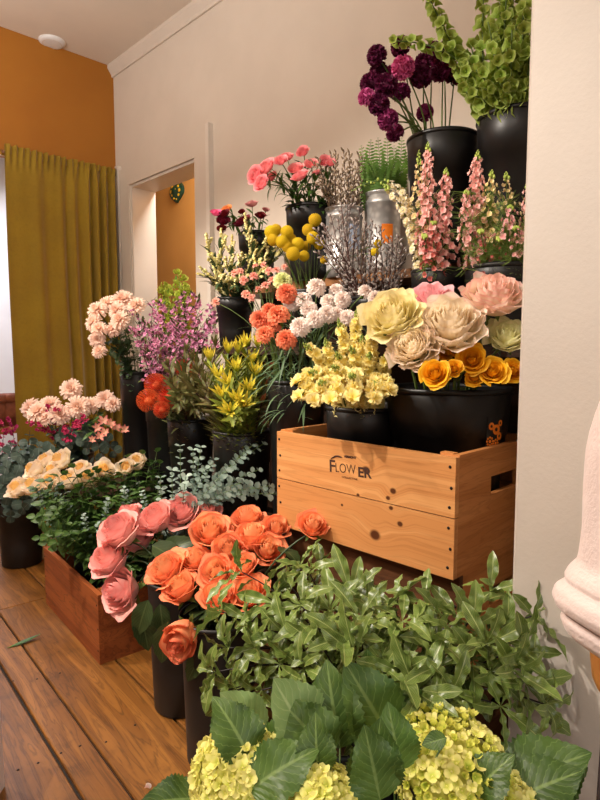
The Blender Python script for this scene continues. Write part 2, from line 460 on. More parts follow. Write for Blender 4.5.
# ---- painted wall plaque in the passage
p = onX(177, 192, 2.59)
root = thing('wall_plaque', p, 'green and yellow painted leaf-shaped plaque hanging in the doorway passage', 'plaque')
m_pg = plain('plaque_green', rgb(30, 70, 50), rgb(18, 50, 40), 0.3, 30)
m_py = plain('plaque_yellow', rgb(240, 196, 40), rgb(226, 170, 30), 0.3, 40)
def plq(u, v):
    a = 2 * pi * u; r = 0.075 * v
    y = cos(a) * r * 1.25; z = sin(a) * r
    if z < 0: y *= 1 - 0.75 * (-z / 0.075) ** 1.8; z *= 1.12
    return (-0.012 - 0.014 * (1 - v * v), y, z)
mbq = MB().grid(plq, 40, 8)
mbq.grid(lambda u, v: Vector(plq(u, 1)) + Vector((0.02 * v, 0, 0)), 40, 1)
part('plate', mbq.mesh('plate', m_pg), root)
for (y, z, s) in ((-0.035, 0.045, 1), (-0.05, 0.0, 1.1), (-0.04, -0.045, 0.9), (0.0, 0.083, 0.9), (0.03, 0.055, 1), (0.045, 0.01, 1.1), (0.03, -0.03, 1), (0.012, -0.07, 0.8), (-0.015, -0.085, 0.6), (-0.012, 0.02, 0.6)):
    part('painted_dab', MB().ball((0, 0, 0), 0.016, 10, 5).mesh('painted_dab', m_py), root, T((-0.025 + 0.1 * abs(y) + 0.05 * abs(z), y * 1.2, z * 0.72)) @ Matrix.Diagonal((0.2, s * 1.0, s * 0.8, 1)))

# ---- clay pots behind the curtain edge
m_clay = plain('clay', rgb(150, 86, 58), rgb(116, 62, 42), 0.8, 14, bump=0.1)
m_shelfw = wood_mat('shelf_wood', rgb(176, 120, 66), rgb(150, 96, 50), rgb(90, 54, 26), rough=0.6)
for i, (px, zz, lab) in enumerate(((-4, 0.92, 'brown clay pot at the curtain edge, lower one of the pair'), (8, 0.95, 'brown clay pot tucked against the curtain edge, nearest its hem'))):
    p = onY(px, 400, 4.3); z = 0.62
    pr = thing('clay_pot', (p.x, p.y, z), lab, 'pot', 'clay pots behind the curtain')
    part('body', MB().lathe([(0.0001, 0), (0.06, 0), (0.08, 0.2), (0.07, 0.2), (0.055, 0.02)], 24).mesh('body', m_clay), pr)
    part('rim', MB().lathe([(0.078, 0.17), (0.09, 0.17), (0.09, 0.22), (0.075, 0.22), (0.072, 0.18)], 24).mesh('rim', m_clay), pr)
p = onY(2, 400, 4.3)
root = thing('back_room_table', (p.x, 4.3, 0), 'small wooden table behind the curtain carrying clay pots', 'table')
part('table_top', MB().box((-0.35, -0.18, 0.585), (0.3, 0.2, 0.62)).mesh('table_top', m_shelfw, False), root)
for sx in (-0.32, 0.27):
    for sy in (-0.15, 0.17):
        part('leg', MB().box((sx - 0.02, sy - 0.02, 0), (sx + 0.02, sy + 0.02, 0.585)).mesh('leg', m_shelfw, False), root)

# ================================================================== shelves, crates
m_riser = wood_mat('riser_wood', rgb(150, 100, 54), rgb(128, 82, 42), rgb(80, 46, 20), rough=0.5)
m_riser_d = wood_mat('riser_wood_shaded', rgb(62, 40, 26), rgb(48, 30, 20), rgb(26, 16, 10), rough=0.6)  # riser wood darkened so the shade behind the buckets is in its colour
def shelf(name, label, x0, x1, y0, y1, ztop, nb, legs, mt, back=None):
    root = thing(name, ((x0 + x1) / 2, (y0 + y1) / 2, 0), label, 'shelf', 'stepped wooden flower shelves')
    o = Vector(root.location); wd = (x1 - x0) / nb
    for i in range(nb):
        m = MB().box((x0 + wd * i + 0.003, y0, ztop - 0.03), (x0 + wd * (i + 1) - 0.003, y1, ztop))
        part('board', m.mesh('board', mt, False), root, T(-o))
    if back: part('dark_backing', MB().box((x1 - 0.012, y0, back), (x1, y1, ztop - 0.03)).mesh('dark_backing', m_riser_d, False), root, T(-o))  # dark sheet added to stand for the shade behind the buckets
    for (lx, ly) in legs:
        part('leg', MB().box((lx - 0.02, ly - 0.02, 0), (lx + 0.02, ly + 0.02, ztop - 0.03)).mesh('leg', m_riser_d, False), root, T(-o))
    return root
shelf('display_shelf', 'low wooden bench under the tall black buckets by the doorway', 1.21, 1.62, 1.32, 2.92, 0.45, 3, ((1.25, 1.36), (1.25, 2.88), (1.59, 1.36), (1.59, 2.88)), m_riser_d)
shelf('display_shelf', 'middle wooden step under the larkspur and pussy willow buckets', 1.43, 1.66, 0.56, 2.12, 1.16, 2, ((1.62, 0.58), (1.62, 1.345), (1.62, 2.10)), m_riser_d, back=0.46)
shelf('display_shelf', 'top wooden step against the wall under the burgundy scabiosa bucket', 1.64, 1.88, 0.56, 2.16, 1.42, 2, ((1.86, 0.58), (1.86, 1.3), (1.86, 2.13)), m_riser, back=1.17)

def crate(name, label, X0, Y0, Z0, D, L, Hh, nb, mats, rot=0.0, slot=True, th=0.016, nails=True, posts=True, gap=0.0025):
    root = thing(name, (X0, Y0, Z0), label, 'crate', 'wooden crates of the display'); root.rotation_euler = (0, 0, rot)
    bh = Hh / nb
    for side, x in (('front', 0.0), ('back', D - th)):
        for i in range(nb):
            m = MB().box((x, 0, i * bh + (gap if i else 0)), (x + th, L, (i + 1) * bh))
            part('plank', m.mesh('plank', mats[0] if side == 'front' else mats[1], False), root)
    for y in (0.0, L - th):
        xs = [th, D * 0.36, D * 0.68, D - th]; zs = [0, Hh * 0.60, Hh * 0.76, Hh + 0.004]
        m = MB()
        for i in range(3):
            for j in range(3):
                if slot and i == 1 and j == 1: continue
                m.box((xs[i], y, zs[j]), (xs[i + 1], y + th, zs[j + 1]))
        part('end_panel', m.mesh('end_panel', mats[1], False), root)
    part('floor_board', MB().box((th, th, 0.0), (D - th, L - th, 0.012)).mesh('floor_board', mats[1], False), root)
    if posts:
        for x in (th, D - th - 0.02):
            for y in (th, L - th - 0.034):
                part('corner_post', MB().box((x, y, 0.012), (x + 0.02, y + 0.034, Hh + 0.006)).mesh('corner_post', mats[1], False), root)
    if nails:
        for y in (0.012, L - 0.012):
            for i in range(nb):
                for f in (0.18, 0.5, 0.84):
                    part('nail', nailm, root, Matrix.Translation((-0.0002, y + 0.003 * sin(9 * f + i), (i + f) * bh)) @ Matrix.Rotation(-pi / 2, 4, 'Y'))
    return root
# the printed crate
KX = 1.14
ka = onX(456, 457, KX); kb = onX(277, 432, KX); kc = onX(452, 580, KX)
KY0, KY1, KZ1, KZ0 = ka.y, kb.y, (ka.z + kb.z) / 2, kc.z
KL, KH, KD = KY1 - KY0, KZ1 - KZ0, 0.46
def kloc(px, py):
    p = onX(px, py, KX); return (p.y - KY0, p.z - KZ0)
kn = []
for (px, py, r) in ((375, 535, 0.015), (393, 491, 0.0085), (388, 498, 0.006), (391, 508, 0.006), (400, 524, 0.0075), (358, 495, 0.005), (366, 470, 0.011), (342, 505, 0.004)):
    y, z = kloc(px, py); kn.append((y, z, r))
m_crate_f = wood_mat('crate_pine', rgb(214, 158, 100), rgb(196, 134, 78), rgb(132, 78, 38), grain=(9, 1.1, 26), knots=kn, rough=0.5, rnd_val=0.08, lines=0.2)
m_crate = wood_mat('crate_pine_ends', rgb(196, 132, 76), rgb(178, 114, 60), rgb(120, 68, 30), grain=(2, 14, 26), rough=0.55, rnd_val=0.08, lines=0.25)
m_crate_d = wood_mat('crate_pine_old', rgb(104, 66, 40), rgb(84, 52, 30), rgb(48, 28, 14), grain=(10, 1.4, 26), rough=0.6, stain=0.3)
crate('flower_crate', 'pine crate printed FLOWER holding black buckets beside the pillar', KX, KY0, KZ0, KD, KL, KH, 2, (m_crate_f, m_crate))
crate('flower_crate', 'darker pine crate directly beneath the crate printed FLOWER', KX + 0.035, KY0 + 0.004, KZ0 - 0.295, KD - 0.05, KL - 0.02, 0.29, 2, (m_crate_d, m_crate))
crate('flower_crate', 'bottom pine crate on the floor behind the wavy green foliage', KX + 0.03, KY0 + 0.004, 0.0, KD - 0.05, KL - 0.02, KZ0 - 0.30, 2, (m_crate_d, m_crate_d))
# print
m_ink = plain('burnt_ink', rgb(66, 34, 18), rgb(48, 24, 12), 0.8, 60)
KROOT = [o for o in COL.objects if o.name == 'flower_crate'][0]
def text_mesh(txt, h, sx=1.0, bold=0.0):
    cu = bpy.data.curves.new('txt', 'FONT'); cu.body = txt; cu.size = h; cu.align_x = 'LEFT'; cu.extrude = 0.0002; cu.offset = bold
    o = bpy.data.objects.new('txt', cu); COL.objects.link(o)
    me = bpy.data.meshes.new_from_object(o.evaluated_get(bpy.context.evaluated_depsgraph_get()))
    bpy.data.objects.remove(o); me.materials.clear(); me.materials.append(m_ink)
    return me
def print_on(name, txt, px0, py0, px1, py1, hh, bold=0.0):
    """lay letters on the crate's front board from one point to another along their base line"""
    a = kloc(px0, py0); c = kloc(px1, py1)
    me = text_mesh(txt, hh, bold=bold); xs = [v.co.x for v in me.vertices]; wd = max(xs) - min(xs); lo = min(xs)
    L = sqrt((a[0] - c[0]) ** 2 + (a[1] - c[1]) ** 2)
    al = atan2(c[1] - a[1], a[0] - c[0])
    M = Matrix(((0, 0, -1, -0.0006), (-1, 0, 0, a[0]), (0, 1, 0, a[1]), (0, 0, 0, 1))) @ Matrix.Rotation(al, 4, 'Z') @ Matrix.Diagonal((L / wd, 1, 1, 1)) @ Matrix.Translation((-lo, 0, 0))
    part(name, me, KROOT, M)
print_on('printed_letters', 'F', 330, 471.5, 335.5, 472.3, 0.047, 0.0006)
print_on('printed_letters', 'LOW', 336, 472, 356, 474.2, 0.036, -0.0004)
print_on('printed_letters', 'ER', 358.5, 476.5, 372, 478.5, 0.036, 0.0009)
print_on('printed_letters', 'VERMONT', 344, 457.4, 356.5, 459, 0.0085, 0.0004)
print_on('printed_letters', 'COLLECTIVE', 342, 477.5, 357.5, 480.4, 0.0068, 0.0)
m = MB(); a0 = kloc(331, 459); a1 = kloc(342, 457.5)
pts = [(-0.0008, a0[0] + (a1[0] - a0[0]) * k / 8, a0[1] + (a1[1] - a0[1]) * k / 8 + 0.006 * sin(pi * k / 8)) for k in range(9)]
m.tube(pts, [0.0012 + 0.001 * sin(pi * k / 8) for k in range(9)], 5)
part('printed_letters', m.mesh('printed_letters', m_ink), KROOT)
# wooden box of greens on the floor
p0 = onZ(100, 665, 0); p1 = onZ(46, 603, 0)
brot = atan2(-(p1.x - p0.x), p1.y - p0.y); BL = (p1 - p0).length
m_box = wood_mat('box_stained', rgb(150, 82, 40), rgb(124, 62, 28), rgb(64, 30, 14), grain=(12, 1.5, 22), rough=0.5, stain=0.35)
crate('flower_crate', 'reddish brown wooden box on the floor filled with mint and cream roses', p0.x, p0.y, 0, 0.36, BL, 0.262, 1, (m_box, m_box), rot=brot, slot=False, th=0.018)

# ================================================================== vessels
m_black = plain('black_plastic', rgb(22, 20, 20), rgb(17, 16, 16), 0.40, 5, spec=0.4)
m_black_d = plain('black_plastic_matt', rgb(24, 21, 20), rgb(18, 16, 15), 0.5, 6)
m_galv = NT('galvanised_steel')
t = m_galv
vo = t.add('ShaderNodeTexVoronoi'); vo.inputs['Scale'].default_value = 45; t.link(t.coord(), vo.inputs['Vector'])
c = t.mix(t.maprange(vo.outputs['Distance'], 0.1, 0.7, 0, 1), rgb(206, 204, 200), rgb(172, 170, 168))
t.link(c, t.b.inputs['Base Color']); t.b.inputs['Metallic'].default_value = 0.6; t.b.inputs['Roughness'].default_value = 0.42
m_galv = t.m
m_or = plain('label_orange', rgb(236, 128, 24), rgb(226, 116, 20), 0.5, 30)
m_blue = plain('label_blue', rgb(190, 204, 226), rgb(176, 192, 220), 0.5, 30)
m_lab = plain('label_black', rgb(20, 18, 18), rgb(16, 15, 15), 0.45, 30)
class Vessel: pass
def bucket(label, c, zb, zr, r, rb=None, mat=None, kind='flower_bucket', band=True):
    v = Vessel(); v.c = Vector((c[0], c[1], 0)); v.zb, v.zr, v.r = zb, zr, r
    rb = rb or r * 0.80; v.rb = rb; h = zr - zb; mat = mat or m_black
    root = thing(kind, (c[0], c[1], zb), label, 'bucket' if kind == 'flower_bucket' else 'vase', 'black plastic flower buckets' if kind == 'flower_bucket' else 'galvanised steel vases')
    v.root = root
    R = lambda f: rb + (r * 0.96 - rb) * f
    if kind == 'flower_bucket':
        pr = [(0.0001, 0.0), (rb - 0.006, 0), (rb, 0.006), (R(0.3), h * 0.3)]
        if band: pr += [(R(0.70), h * 0.70), (R(0.70) + 0.004, h * 0.705), (R(0.97) + 0.004, h * 0.97)]
        else: pr += [(R(0.97), h * 0.97)]
        pr += [(R(0.97) - 0.001, h * 0.985), (R(0.9) - 0.003, h * 0.9), (rb - 0.006, 0.012), (0.0001, 0.01)]
        part('body', MB().lathe(pr, 48).mesh('body', mat), root)
        part('rim', MB().lathe([(r * 0.965, h - 0.014), (r - 0.001, h - 0.014), (r + 0.002, h - 0.009), (r + 0.001, h - 0.002), (r - 0.003, h), (r * 0.955, h - 0.001), (r * 0.945, h - 0.008)], 48).mesh('rim', mat), root)
    else:
        pr = [(0.0001, 0), (rb, 0), (rb, h * 0.1), (rb + 0.002, h * 0.105), (rb, h * 0.11), (r * 0.985, h * 0.86), (r + 0.002, h * 0.87), (r * 0.985, h * 0.885), (r * 0.985, h * 0.95), (r * 0.97, h * 0.95), (rb - 0.003, 0.01), (0.0001, 0.008)]
        part('body', MB().lathe(pr, 40).mesh('body', mat), root)
        part('rim', MB().lathe([(r * 0.98, h * 0.95), (r + 0.003, h - 0.006), (r + 0.004, h - 0.002), (r + 0.001, h), (r * 0.97, h - 0.004), (r * 0.965, h * 0.95)], 40).mesh('rim', mat), root)
    # water inside
    part('water', MB().lathe([(0.0001, h * 0.55), (R(0.55) - 0.008, h * 0.55)], 24).mesh('water', m_lab), root)
    return v
def patch(v, az, da, z0, z1, mat, name='paper_label', parent=None, lift=0.0012):
    h = v.zr - v.zb
    def fn(u, w):
        z = z0 + (z1 - z0) * w; f = z / h; r = v.rb + (v.r * 0.96 - v.rb) * f + 0.004 + lift
        a = az + da * (u - 0.5)
        return (cos(a) * r, sin(a) * r, z)
    return part(name, MB().grid(fn, 6, 3).mesh(name, mat), parent or v.root)
def vat(px, py, d): p = P(px, py, d); return (p.x, p.y), p.z

# top step
c, z = vat(519, 118, 1.74); V_bell = bucket('tall black bucket of green bells of Ireland beside the pillar', c, 1.42, z, 0.118)
c, z = vat(443, 139, 1.89); V_scab = bucket('black bucket of burgundy scabiosa on the top step', c, 1.42, z, 0.112)
c, z = vat(296, 204, 2.27); V_ran = bucket('black bucket of pink ranunculus on the top step', (1.77 - 0.11, c[1]), 1.42, z, 0.10)
c, z = vat(344, 209, 2.25); V_will = bucket('shorter galvanised steel vase packed with pussy willow', c, 1.42, z, 0.07, 0.066, m_galv, 'metal_vase')
c, z = vat(383, 194, 2.25); V_fern = bucket('taller galvanised steel vase holding green fern fronds', c, 1.42, z, 0.07, 0.066, m_galv, 'metal_vase')
c, z = vat(254, 229, 2.56); V_dran = bucket('small black bucket of burgundy ranunculus on the top step', (1.72, 2.03), 1.42, z, 0.085)
patch(V_fern, atan2(-V_fern.c.y, -V_fern.c.x) + 0.25, 0.6, 0.12, 0.19, m_or)
patch(V_will, atan2(-V_will.c.y, -V_will.c.x) + 0.6, 0.7, 0.10, 0.19, m_blue)
# middle step
c, z = vat(438, 270, 1.74); V_lark = bucket('small black bucket of snapdragon and pink larkspur on the middle step', c, 1.16, z, 0.078)
c, z = vat(503, 266, 1.60); V_lark2 = bucket('wide black bucket of ferny pink larkspur beside the pillar', c, 1.16, z, 0.10)
c, z = vat(374, 297, 1.90); V_will2 = bucket('black bucket of silver pussy willow on the middle step', c, 1.16, z, 0.08)
c, z = vat(308, 290, 2.12); V_cras = bucket('black bucket of yellow craspedia balls on the middle step', (1.52, c[1]), 1.16, z, 0.075)
c, z = vat(235, 298, 2.45); V_stat = bucket('black bucket of cream statice at the end of the middle step', c, 1.16, z, 0.08)
# low bench
c, z = vat(301, 379, 1.96); V_carn = bucket('black bucket of peach and orange carnations behind the printed crate', (1.34, 1.385), 0.45, z, 0.095)
c, z = vat(242, 429, 2.1); V_leuc = bucket('black bucket of yellow leucadendron on the low bench', c, 0.45, z, 0.108)
c, z = vat(191, 417, 2.45); V_pinc = bucket('black bucket of red pincushion proteas on the low bench', c, 0.45, z, 0.10)
c, z = vat(166, 388, 2.72); V_wax = bucket('black bucket of mauve waxflower on the low bench', c, 0.45, z, 0.10)
c, z = vat(138, 371, 3.0); V_mum = bucket('tall black bucket of peach chrysanthemums at the doorway end', c, 0.45, z, 0.092)
# in the crate
c, z = vat(452, 386, 1.55); V_rose = bucket('wide black bucket of garden roses in the printed crate', (1.375, 0.835), KZ0 + 0.013, z, 0.168, 0.125)
c, z = vat(343, 407, 1.60); V_stock = bucket('low black bucket of yellow stock in the printed crate', (1.30, c[1]), KZ0 + 0.013, z, 0.112, 0.095)
# on the floor
c, z = vat(20, 505, 3.05); V_euc = bucket('black bucket of round-leaf eucalyptus on the floor below the curtain', c, 0, 0.36, 0.118, 0.10, m_black_d)
V_mix = bucket('black bucket of mixed chrysanthemums behind the round-leaf eucalyptus', (1.34, 3.18), 0, 0.58, 0.11, 0.09, m_black_d)
pc = p0 + (p1 - p0) * 0.68; V_crm = bucket('black bucket of cream roses inside the reddish wooden box', (pc.x + 0.175, pc.y + 0.0), 0.013, 0.27, 0.105, 0.085, m_black_d)
pc = p0 + (p1 - p0) * 0.27; V_mint = bucket('black bucket of mint sprigs inside the reddish wooden box', (pc.x + 0.18, pc.y), 0.013, 0.26, 0.11, 0.09, m_black_d)
V_beuc = bucket('black bucket of small-leaf eucalyptus in front of the low bench', (1.105, 1.79), 0, 0.44, 0.08, 0.07, m_black_d)
c, z = vat(181, 640, 1.80); V_pink = bucket('black bucket of pink roses on the floor beside the wooden box', c, 0, 0.43, 0.105, 0.088, m_black_d, band=False)
c, z = vat(219, 660, 1.56); V_oran = bucket('black bucket of orange roses on the floor in front of the pink ones', c, 0, 0.42, 0.108, 0.092, m_black_d, band=False)
V_pitt = bucket('black bucket of wavy-leaved pittosporum in front of the printed crate', (0.925, 0.70), 0, 0.42, 0.12, 0.10, m_black_d)
V_hyd = bucket('black bucket of hydrangeas nearest the camera', (0.68, 0.58), 0, 0.40, 0.125, 0.10, m_black_d)

# sticker on the rose bucket
sp = P(497, 426, 1.42); az = atan2(sp.y - V_rose.c.y, sp.x - V_rose.c.x)
st = patch(V_rose, az, 0.34, KZ1 - V_rose.zb - 0.005, KZ1 - V_rose.zb + 0.075, m_lab, 'sticker')
h = V_rose.zr - V_rose.zb
for (da, z, r, fl_) in ((-0.085, 0.052, 0.0095, 0), (0.03, 0.043, 0.0135, 0), (-0.09, 0.014, 0.0125, 1), (0.05, 0.008, 0.011, 1), (0.125, 0.025, 0.010, 0), (0.12, 0.058, 0.008, 0)):
    zz = KZ1 - V_rose.zb + z; rr = V_rose.rb + (V_rose.r * 0.96 - V_rose.rb) * zz / h + 0.0062; a = az + da
    m = MB()
    if fl_:
        m.lathe([(r * 0.35, 0), (0.0001, 0)], 12)
        for k in range(8): m.ball((cos(k * pi / 4) * r * 0.78, sin(k * pi / 4) * r * 0.78, 0), (r * 0.26, 0.0003), 8, 4)
    else: m.lathe([(r * 0.38, 0), (r, 0)], 20)
    part('printed_flower', m.mesh('printed_flower', m_or), st, fr4((cos(a) * rr, sin(a) * rr, zz), (cos(a), sin(a), 0)))

# ================================================================== plant kit
def smooth(x): x = max(0, min(1, x)); return x * x * (3 - 2 * x)
def outline(kind, v):
    if kind == 'ovate': return (sin(pi * v ** 0.72) ** 0.85) if 0 < v < 1 else 0.0
    if kind == 'obov': return (sin(pi * v ** 1.45) ** 0.8) if 0 < v < 1 else 0.0
    if kind == 'round': return sqrt(max(0, 1 - (2 * v - 1) ** 2))
    return (sin(pi * v ** 0.95)) ** 1.15 if 0 < v < 1 else 0.0
def leaf_mb(L, W, kind='ovate', fold=0.25, curl=0.5, wave=0.0, wn=3, serr=0.0, ns=14, nu=4, nv=8, ph=0.0, twist=0.0):
    rows = []; y = z = 0.0
    for j in range(nv + 1):
        rows.append((y, z)); th = curl * (j + 0.5) / nv
        y += cos(th) * L / nv; z -= sin(th) * L / nv
    def fn(u, v):
        j = min(int(round(v * nv)), nv); yy, zz = rows[j]
        a = 2 * u - 1; wd = max(0.012, outline(kind, v)) * W / 2
        if serr: wd *= 1 + serr * (1 if j % 2 else -1)
        x = a * wd; h = fold * abs(x) + wave * W * sin(2 * pi * wn * v + ph + (1.2 if a > 0 else 0)) * abs(a) ** 1.5 * smooth(4 * v * (1 - v))
        tw = twist * v
        return (x * cos(tw) - h * sin(tw), yy, zz + h * cos(tw) + x * sin(tw))
    return MB().grid(fn, nu, nv)

def vpath(v, p, n=6, arch=0.55, spread=0.6, drop=0.25):
    """a stem: foot inside vessel v, out through its mouth, arching to p"""
    d = Vector((p.x - v.c.x, p.y - v.c.y, 0))
    L = d.length; dn = d / L if L > 1e-5 else Vector((1, 0, 0))
    q = v.c + dn * min(v.r * 0.78, L * spread) + Vector((rnd(-.12, .12) * v.r, rnd(-.12, .12) * v.r, 0)); q.z = v.zr
    foot = v.c + (q - v.c) * -0.3; foot.z = v.zb + 0.03 + (v.zr - v.zb) * drop
    up = (q - foot).normalized(); k = (p - q).length * arch
    c = q + (up * 0.6 + UP * 0.4).normalized() * k
    pts = [foot]
    for i in range(n + 1):
        s = i / n; pts.append(q * (1 - s) ** 2 + c * 2 * s * (1 - s) + p * s * s)
    return pts
def along(pts, f0=0.0):
    """sampler over the polyline by length fraction: position, direction"""
    seg = [(pts[i + 1] - pts[i]).length for i in range(len(pts) - 1)]; tot = sum(seg)
    def at(s):
        x = s * tot
        for i, l in enumerate(seg):
            if x <= l or i == len(seg) - 1:
                f = min(1, x / max(l, 1e-6)); return pts[i].lerp(pts[i + 1], f), (pts[i + 1] - pts[i]).normalized()
            x -= l
    return at, tot
def stem_part(root, pts, r0, r1, mat, n=5, name='stem'):
    o = Vector(root.location); m = len(pts)
    mb = MB().tube([p - o for p in pts], [r0 + (r1 - r0) * i / (m - 1) for i in range(m)], n)
    return part(name, mb.mesh(name, mat), root)
def plant(name, pts, cat, label=None, group=None):
    return thing(name, pts[0], label, cat, group)
_seed = [0]
def cone_dir(d, spread):
    f = frame(d); a = rnd(0, 2 * pi); r = spread * sqrt(random.random())
    return f @ Vector((sin(r) * cos(a), sin(r) * sin(a), cos(r)))
GA = 2.399963

# ---- shared materials
m_stem = plain('green_stem', rgb(96, 118, 52), rgb(74, 98, 42), 0.5, 30)
m_stem_d = plain('dark_green_stem', rgb(56, 76, 40), rgb(44, 62, 34), 0.5, 30)
m_stem_b = plain('brown_twig', rgb(80, 44, 34), rgb(58, 34, 28), 0.6, 40)
m_stem_k = plain('dark_twig', rgb(44, 34, 32), rgb(34, 26, 26), 0.6, 40)
m_leaf_rose = leaf_mat('rose_leaf', rgb(60, 76, 40), rgb(42, 58, 32), rgb(92, 108, 62), rough=0.4, side=9)
m_leaf_lt = leaf_mat('fresh_leaf', rgb(112, 150, 52), rgb(84, 122, 38), rgb(150, 180, 90), rough=0.45)
m_leaf_md = leaf_mat('mid_leaf', rgb(74, 112, 46), rgb(52, 86, 34), rgb(110, 142, 70), rough=0.45)

# ---- rose heads
def rose_petal(R, H, span, lip, ruf, seed, r0=0.22, nu=10, nv=8, drop=0.22, pinch=0.0, close=0.0, bulge=0.85):
    rs = random.Random(seed); ph = rs.uniform(0, 6.28); ph2 = rs.uniform(0, 6.28)
    def fn(u, v):
        a = 2 * u - 1
        top = 1 - drop * abs(a) ** 3.2 + pinch * max(0, 1 - abs(a) * 3)
        t = v * top
        r = R * (r0 + (1 - r0) * sin(min(1, t * 1.05) * pi / 2) ** bulge)
        r *= 1 - close * smooth((v - 0.35) / 0.65)
        z = H * t
        k = max(0, (v - 0.6) / 0.4)
        r += lip * R * k * k * (1 - 0.25 * a * a); z -= lip * 0.6 * H * k * k * k
        e = smooth((v - 0.45) / 0.55)
        r += ruf * R * e * sin(3.1 * a + ph) + ruf * 0.6 * R * e * sin(7.3 * a + ph2)
        z += ruf * 0.5 * H * e * sin(4.7 * a + ph2)
        ang = a * span * (0.45 + 0.55 * smooth(t * 1.6))
        return (r * cos(ang), r * sin(ang), z)
    return MB().grid(fn, nu, nv)
class RoseKind:
    def __init__(s, mat, N, core, R, H, opening, ruf, seed, inner=None, span=(1.7, 0.75), lipmax=0.5, hfall=0.35, nvar=2, sepal=True, r0=0.22, rp=0.9, tilt=0.0, rin=0.10, bulge=0.85, ccl=0.45):
        """unit rose, scaled when placed; inner petals joined as the heart, outer ones kept apart"""
        s.mat = mat; s.outer = []; s.cores = []; s.tilt = tilt
        for q in range(nvar):
            mb = MB()
            for i in range(N):
                f = i / (N - 1); Ri = R * (rin + (1 - rin) * f ** rp); Hi = H * (1 - hfall * f ** 1.2)
                sp = span[0] + (span[1] - span[0]) * f ** 0.7
                lip = lipmax * max(0, f - 0.25) / 0.75 * opening
                pm = rose_petal(Ri, Hi, sp, lip, ruf * (0.5 + f), seed + 97 * q + i, r0=r0 if f > 0.3 else 0.35, pinch=0.03 * f, close=max(0, ccl * (1 - 1.9 * f)), bulge=bulge)
                az = i * GA + q
                if i < core: mb.add(pm, Matrix.Rotation(az, 4, 'Z'))
                elif q == 0: s.outer.append((pm.mesh('petal', mat), az, f))
            s.cores.append(mb.mesh('bloom', inner or mat))
        s.H = H
        if sepal:
            sb = MB(); sb.ball((0, 0, -0.02), (0.16, 0.18), 10, 6)
            for k in range(5):
                sb.add(leaf_mb(0.75, 0.26, 'lance', 0.2, 0.9, nu=2, nv=5), Matrix.Rotation(k * 2 * pi / 5, 4, 'Z') @ Matrix.Translation((0, 0.08, 0.0)) @ Matrix.Rotation(0.5, 4, 'X'))
            s.sepal = sb.mesh('sepals', m_stem)
        else: s.sepal = None
    def place(s, root, center, axis, size, roll=None):
        """size: radius; the head's middle sits at center"""
        axis = axis.normalized(); roll = rnd(0, 6.28) if roll is None else roll
        base = center - axis * (s.H * 0.5 * size)
        M = fr4(base - Vector(root.location), axis, None, size, roll)
        bl = part('bloom', random.choice(s.cores), root, M)
        for (me, az, f) in s.outer:
            part('petal', me, bl, Matrix.Rotation(az + rnd(-.15, .15), 4, 'Z') @ Matrix.Rotation(rnd(-.02, .12) * f + s.tilt * f, 4, 'Y') @ Matrix.Scale(rnd(0.94, 1.06), 4))
        if s.sepal: part('sepals', s.sepal, root, M)
        return base

leafs_rose = [leaf_mb(0.06, 0.042, 'ovate', 0.3, c, nu=4, nv=8, serr=0.05).mesh('leaf', m_leaf_rose) for c in (0.5, 0.9, 0.2)]
def rose_leaves(root, pts, n, s=1.0, lo=0.45, hi=0.9, meshes=None, hang=0.2):
    at, _ = along(pts); o = Vector(root.location)
    for k in range(n):
        p, d = at(lo + (hi - lo) * (k + random.random()) / n)
        a = cone_dir(d, 1.6); a = (a + d * 0.2 - UP * hang).normalized()
        part('leaf', random.choice(meshes or leafs_rose), root, leaf_fr(p - o, a, UP * 1.0 + d * 0.5 + Vector((rnd(-.3, .3), rnd(-.3, .3), 0)), s * rnd(0.8, 1.2)))

def roses(spec, kind, vessel, name, cat, base, group, mat_stem, sr=0.0032, leaves=3, face=(-0.35, -0.15, 0.8), jitter=0.35, toward=0.45, lsize=1.0, spread=0.6, arch=0.55, rk=1.0):
    out = []
    for it in spec:
        px, py, d, rpx = it[:4]; rpx *= rk; kd = it[4] if len(it) > 4 and it[4] else kind; ov = it[5] if len(it) > 5 else None
        c = P(px, py, d); size = rpx / FPX * d
        ax = Vector(ov) if ov else (Vector(face) + CAMV(c) * toward + Vector((rnd(-1, 1), rnd(-1, 1), rnd(-.6, .6))) * jitter)
        ax = (ax.normalized() + Vector((c.x - vessel.c.x, c.y - vessel.c.y, 0)) * 1.0).normalized()
        base_p = c - ax * (kd.H * 0.5 * size)
        pts = vpath(vessel, base_p, 7, arch=arch, spread=spread)
        pts.insert(-1, base_p - ax * size * 0.5) if False else None
        root = plant(name, pts, cat)
        kd.place(root, c, ax, size)
        stem_part(root, pts, sr, sr * 0.8, mat_stem)
        if leaves: rose_leaves(root, pts, leaves, lsize)
        out.append((px, root))
    number_from_curtain(out, base, group)
    return out

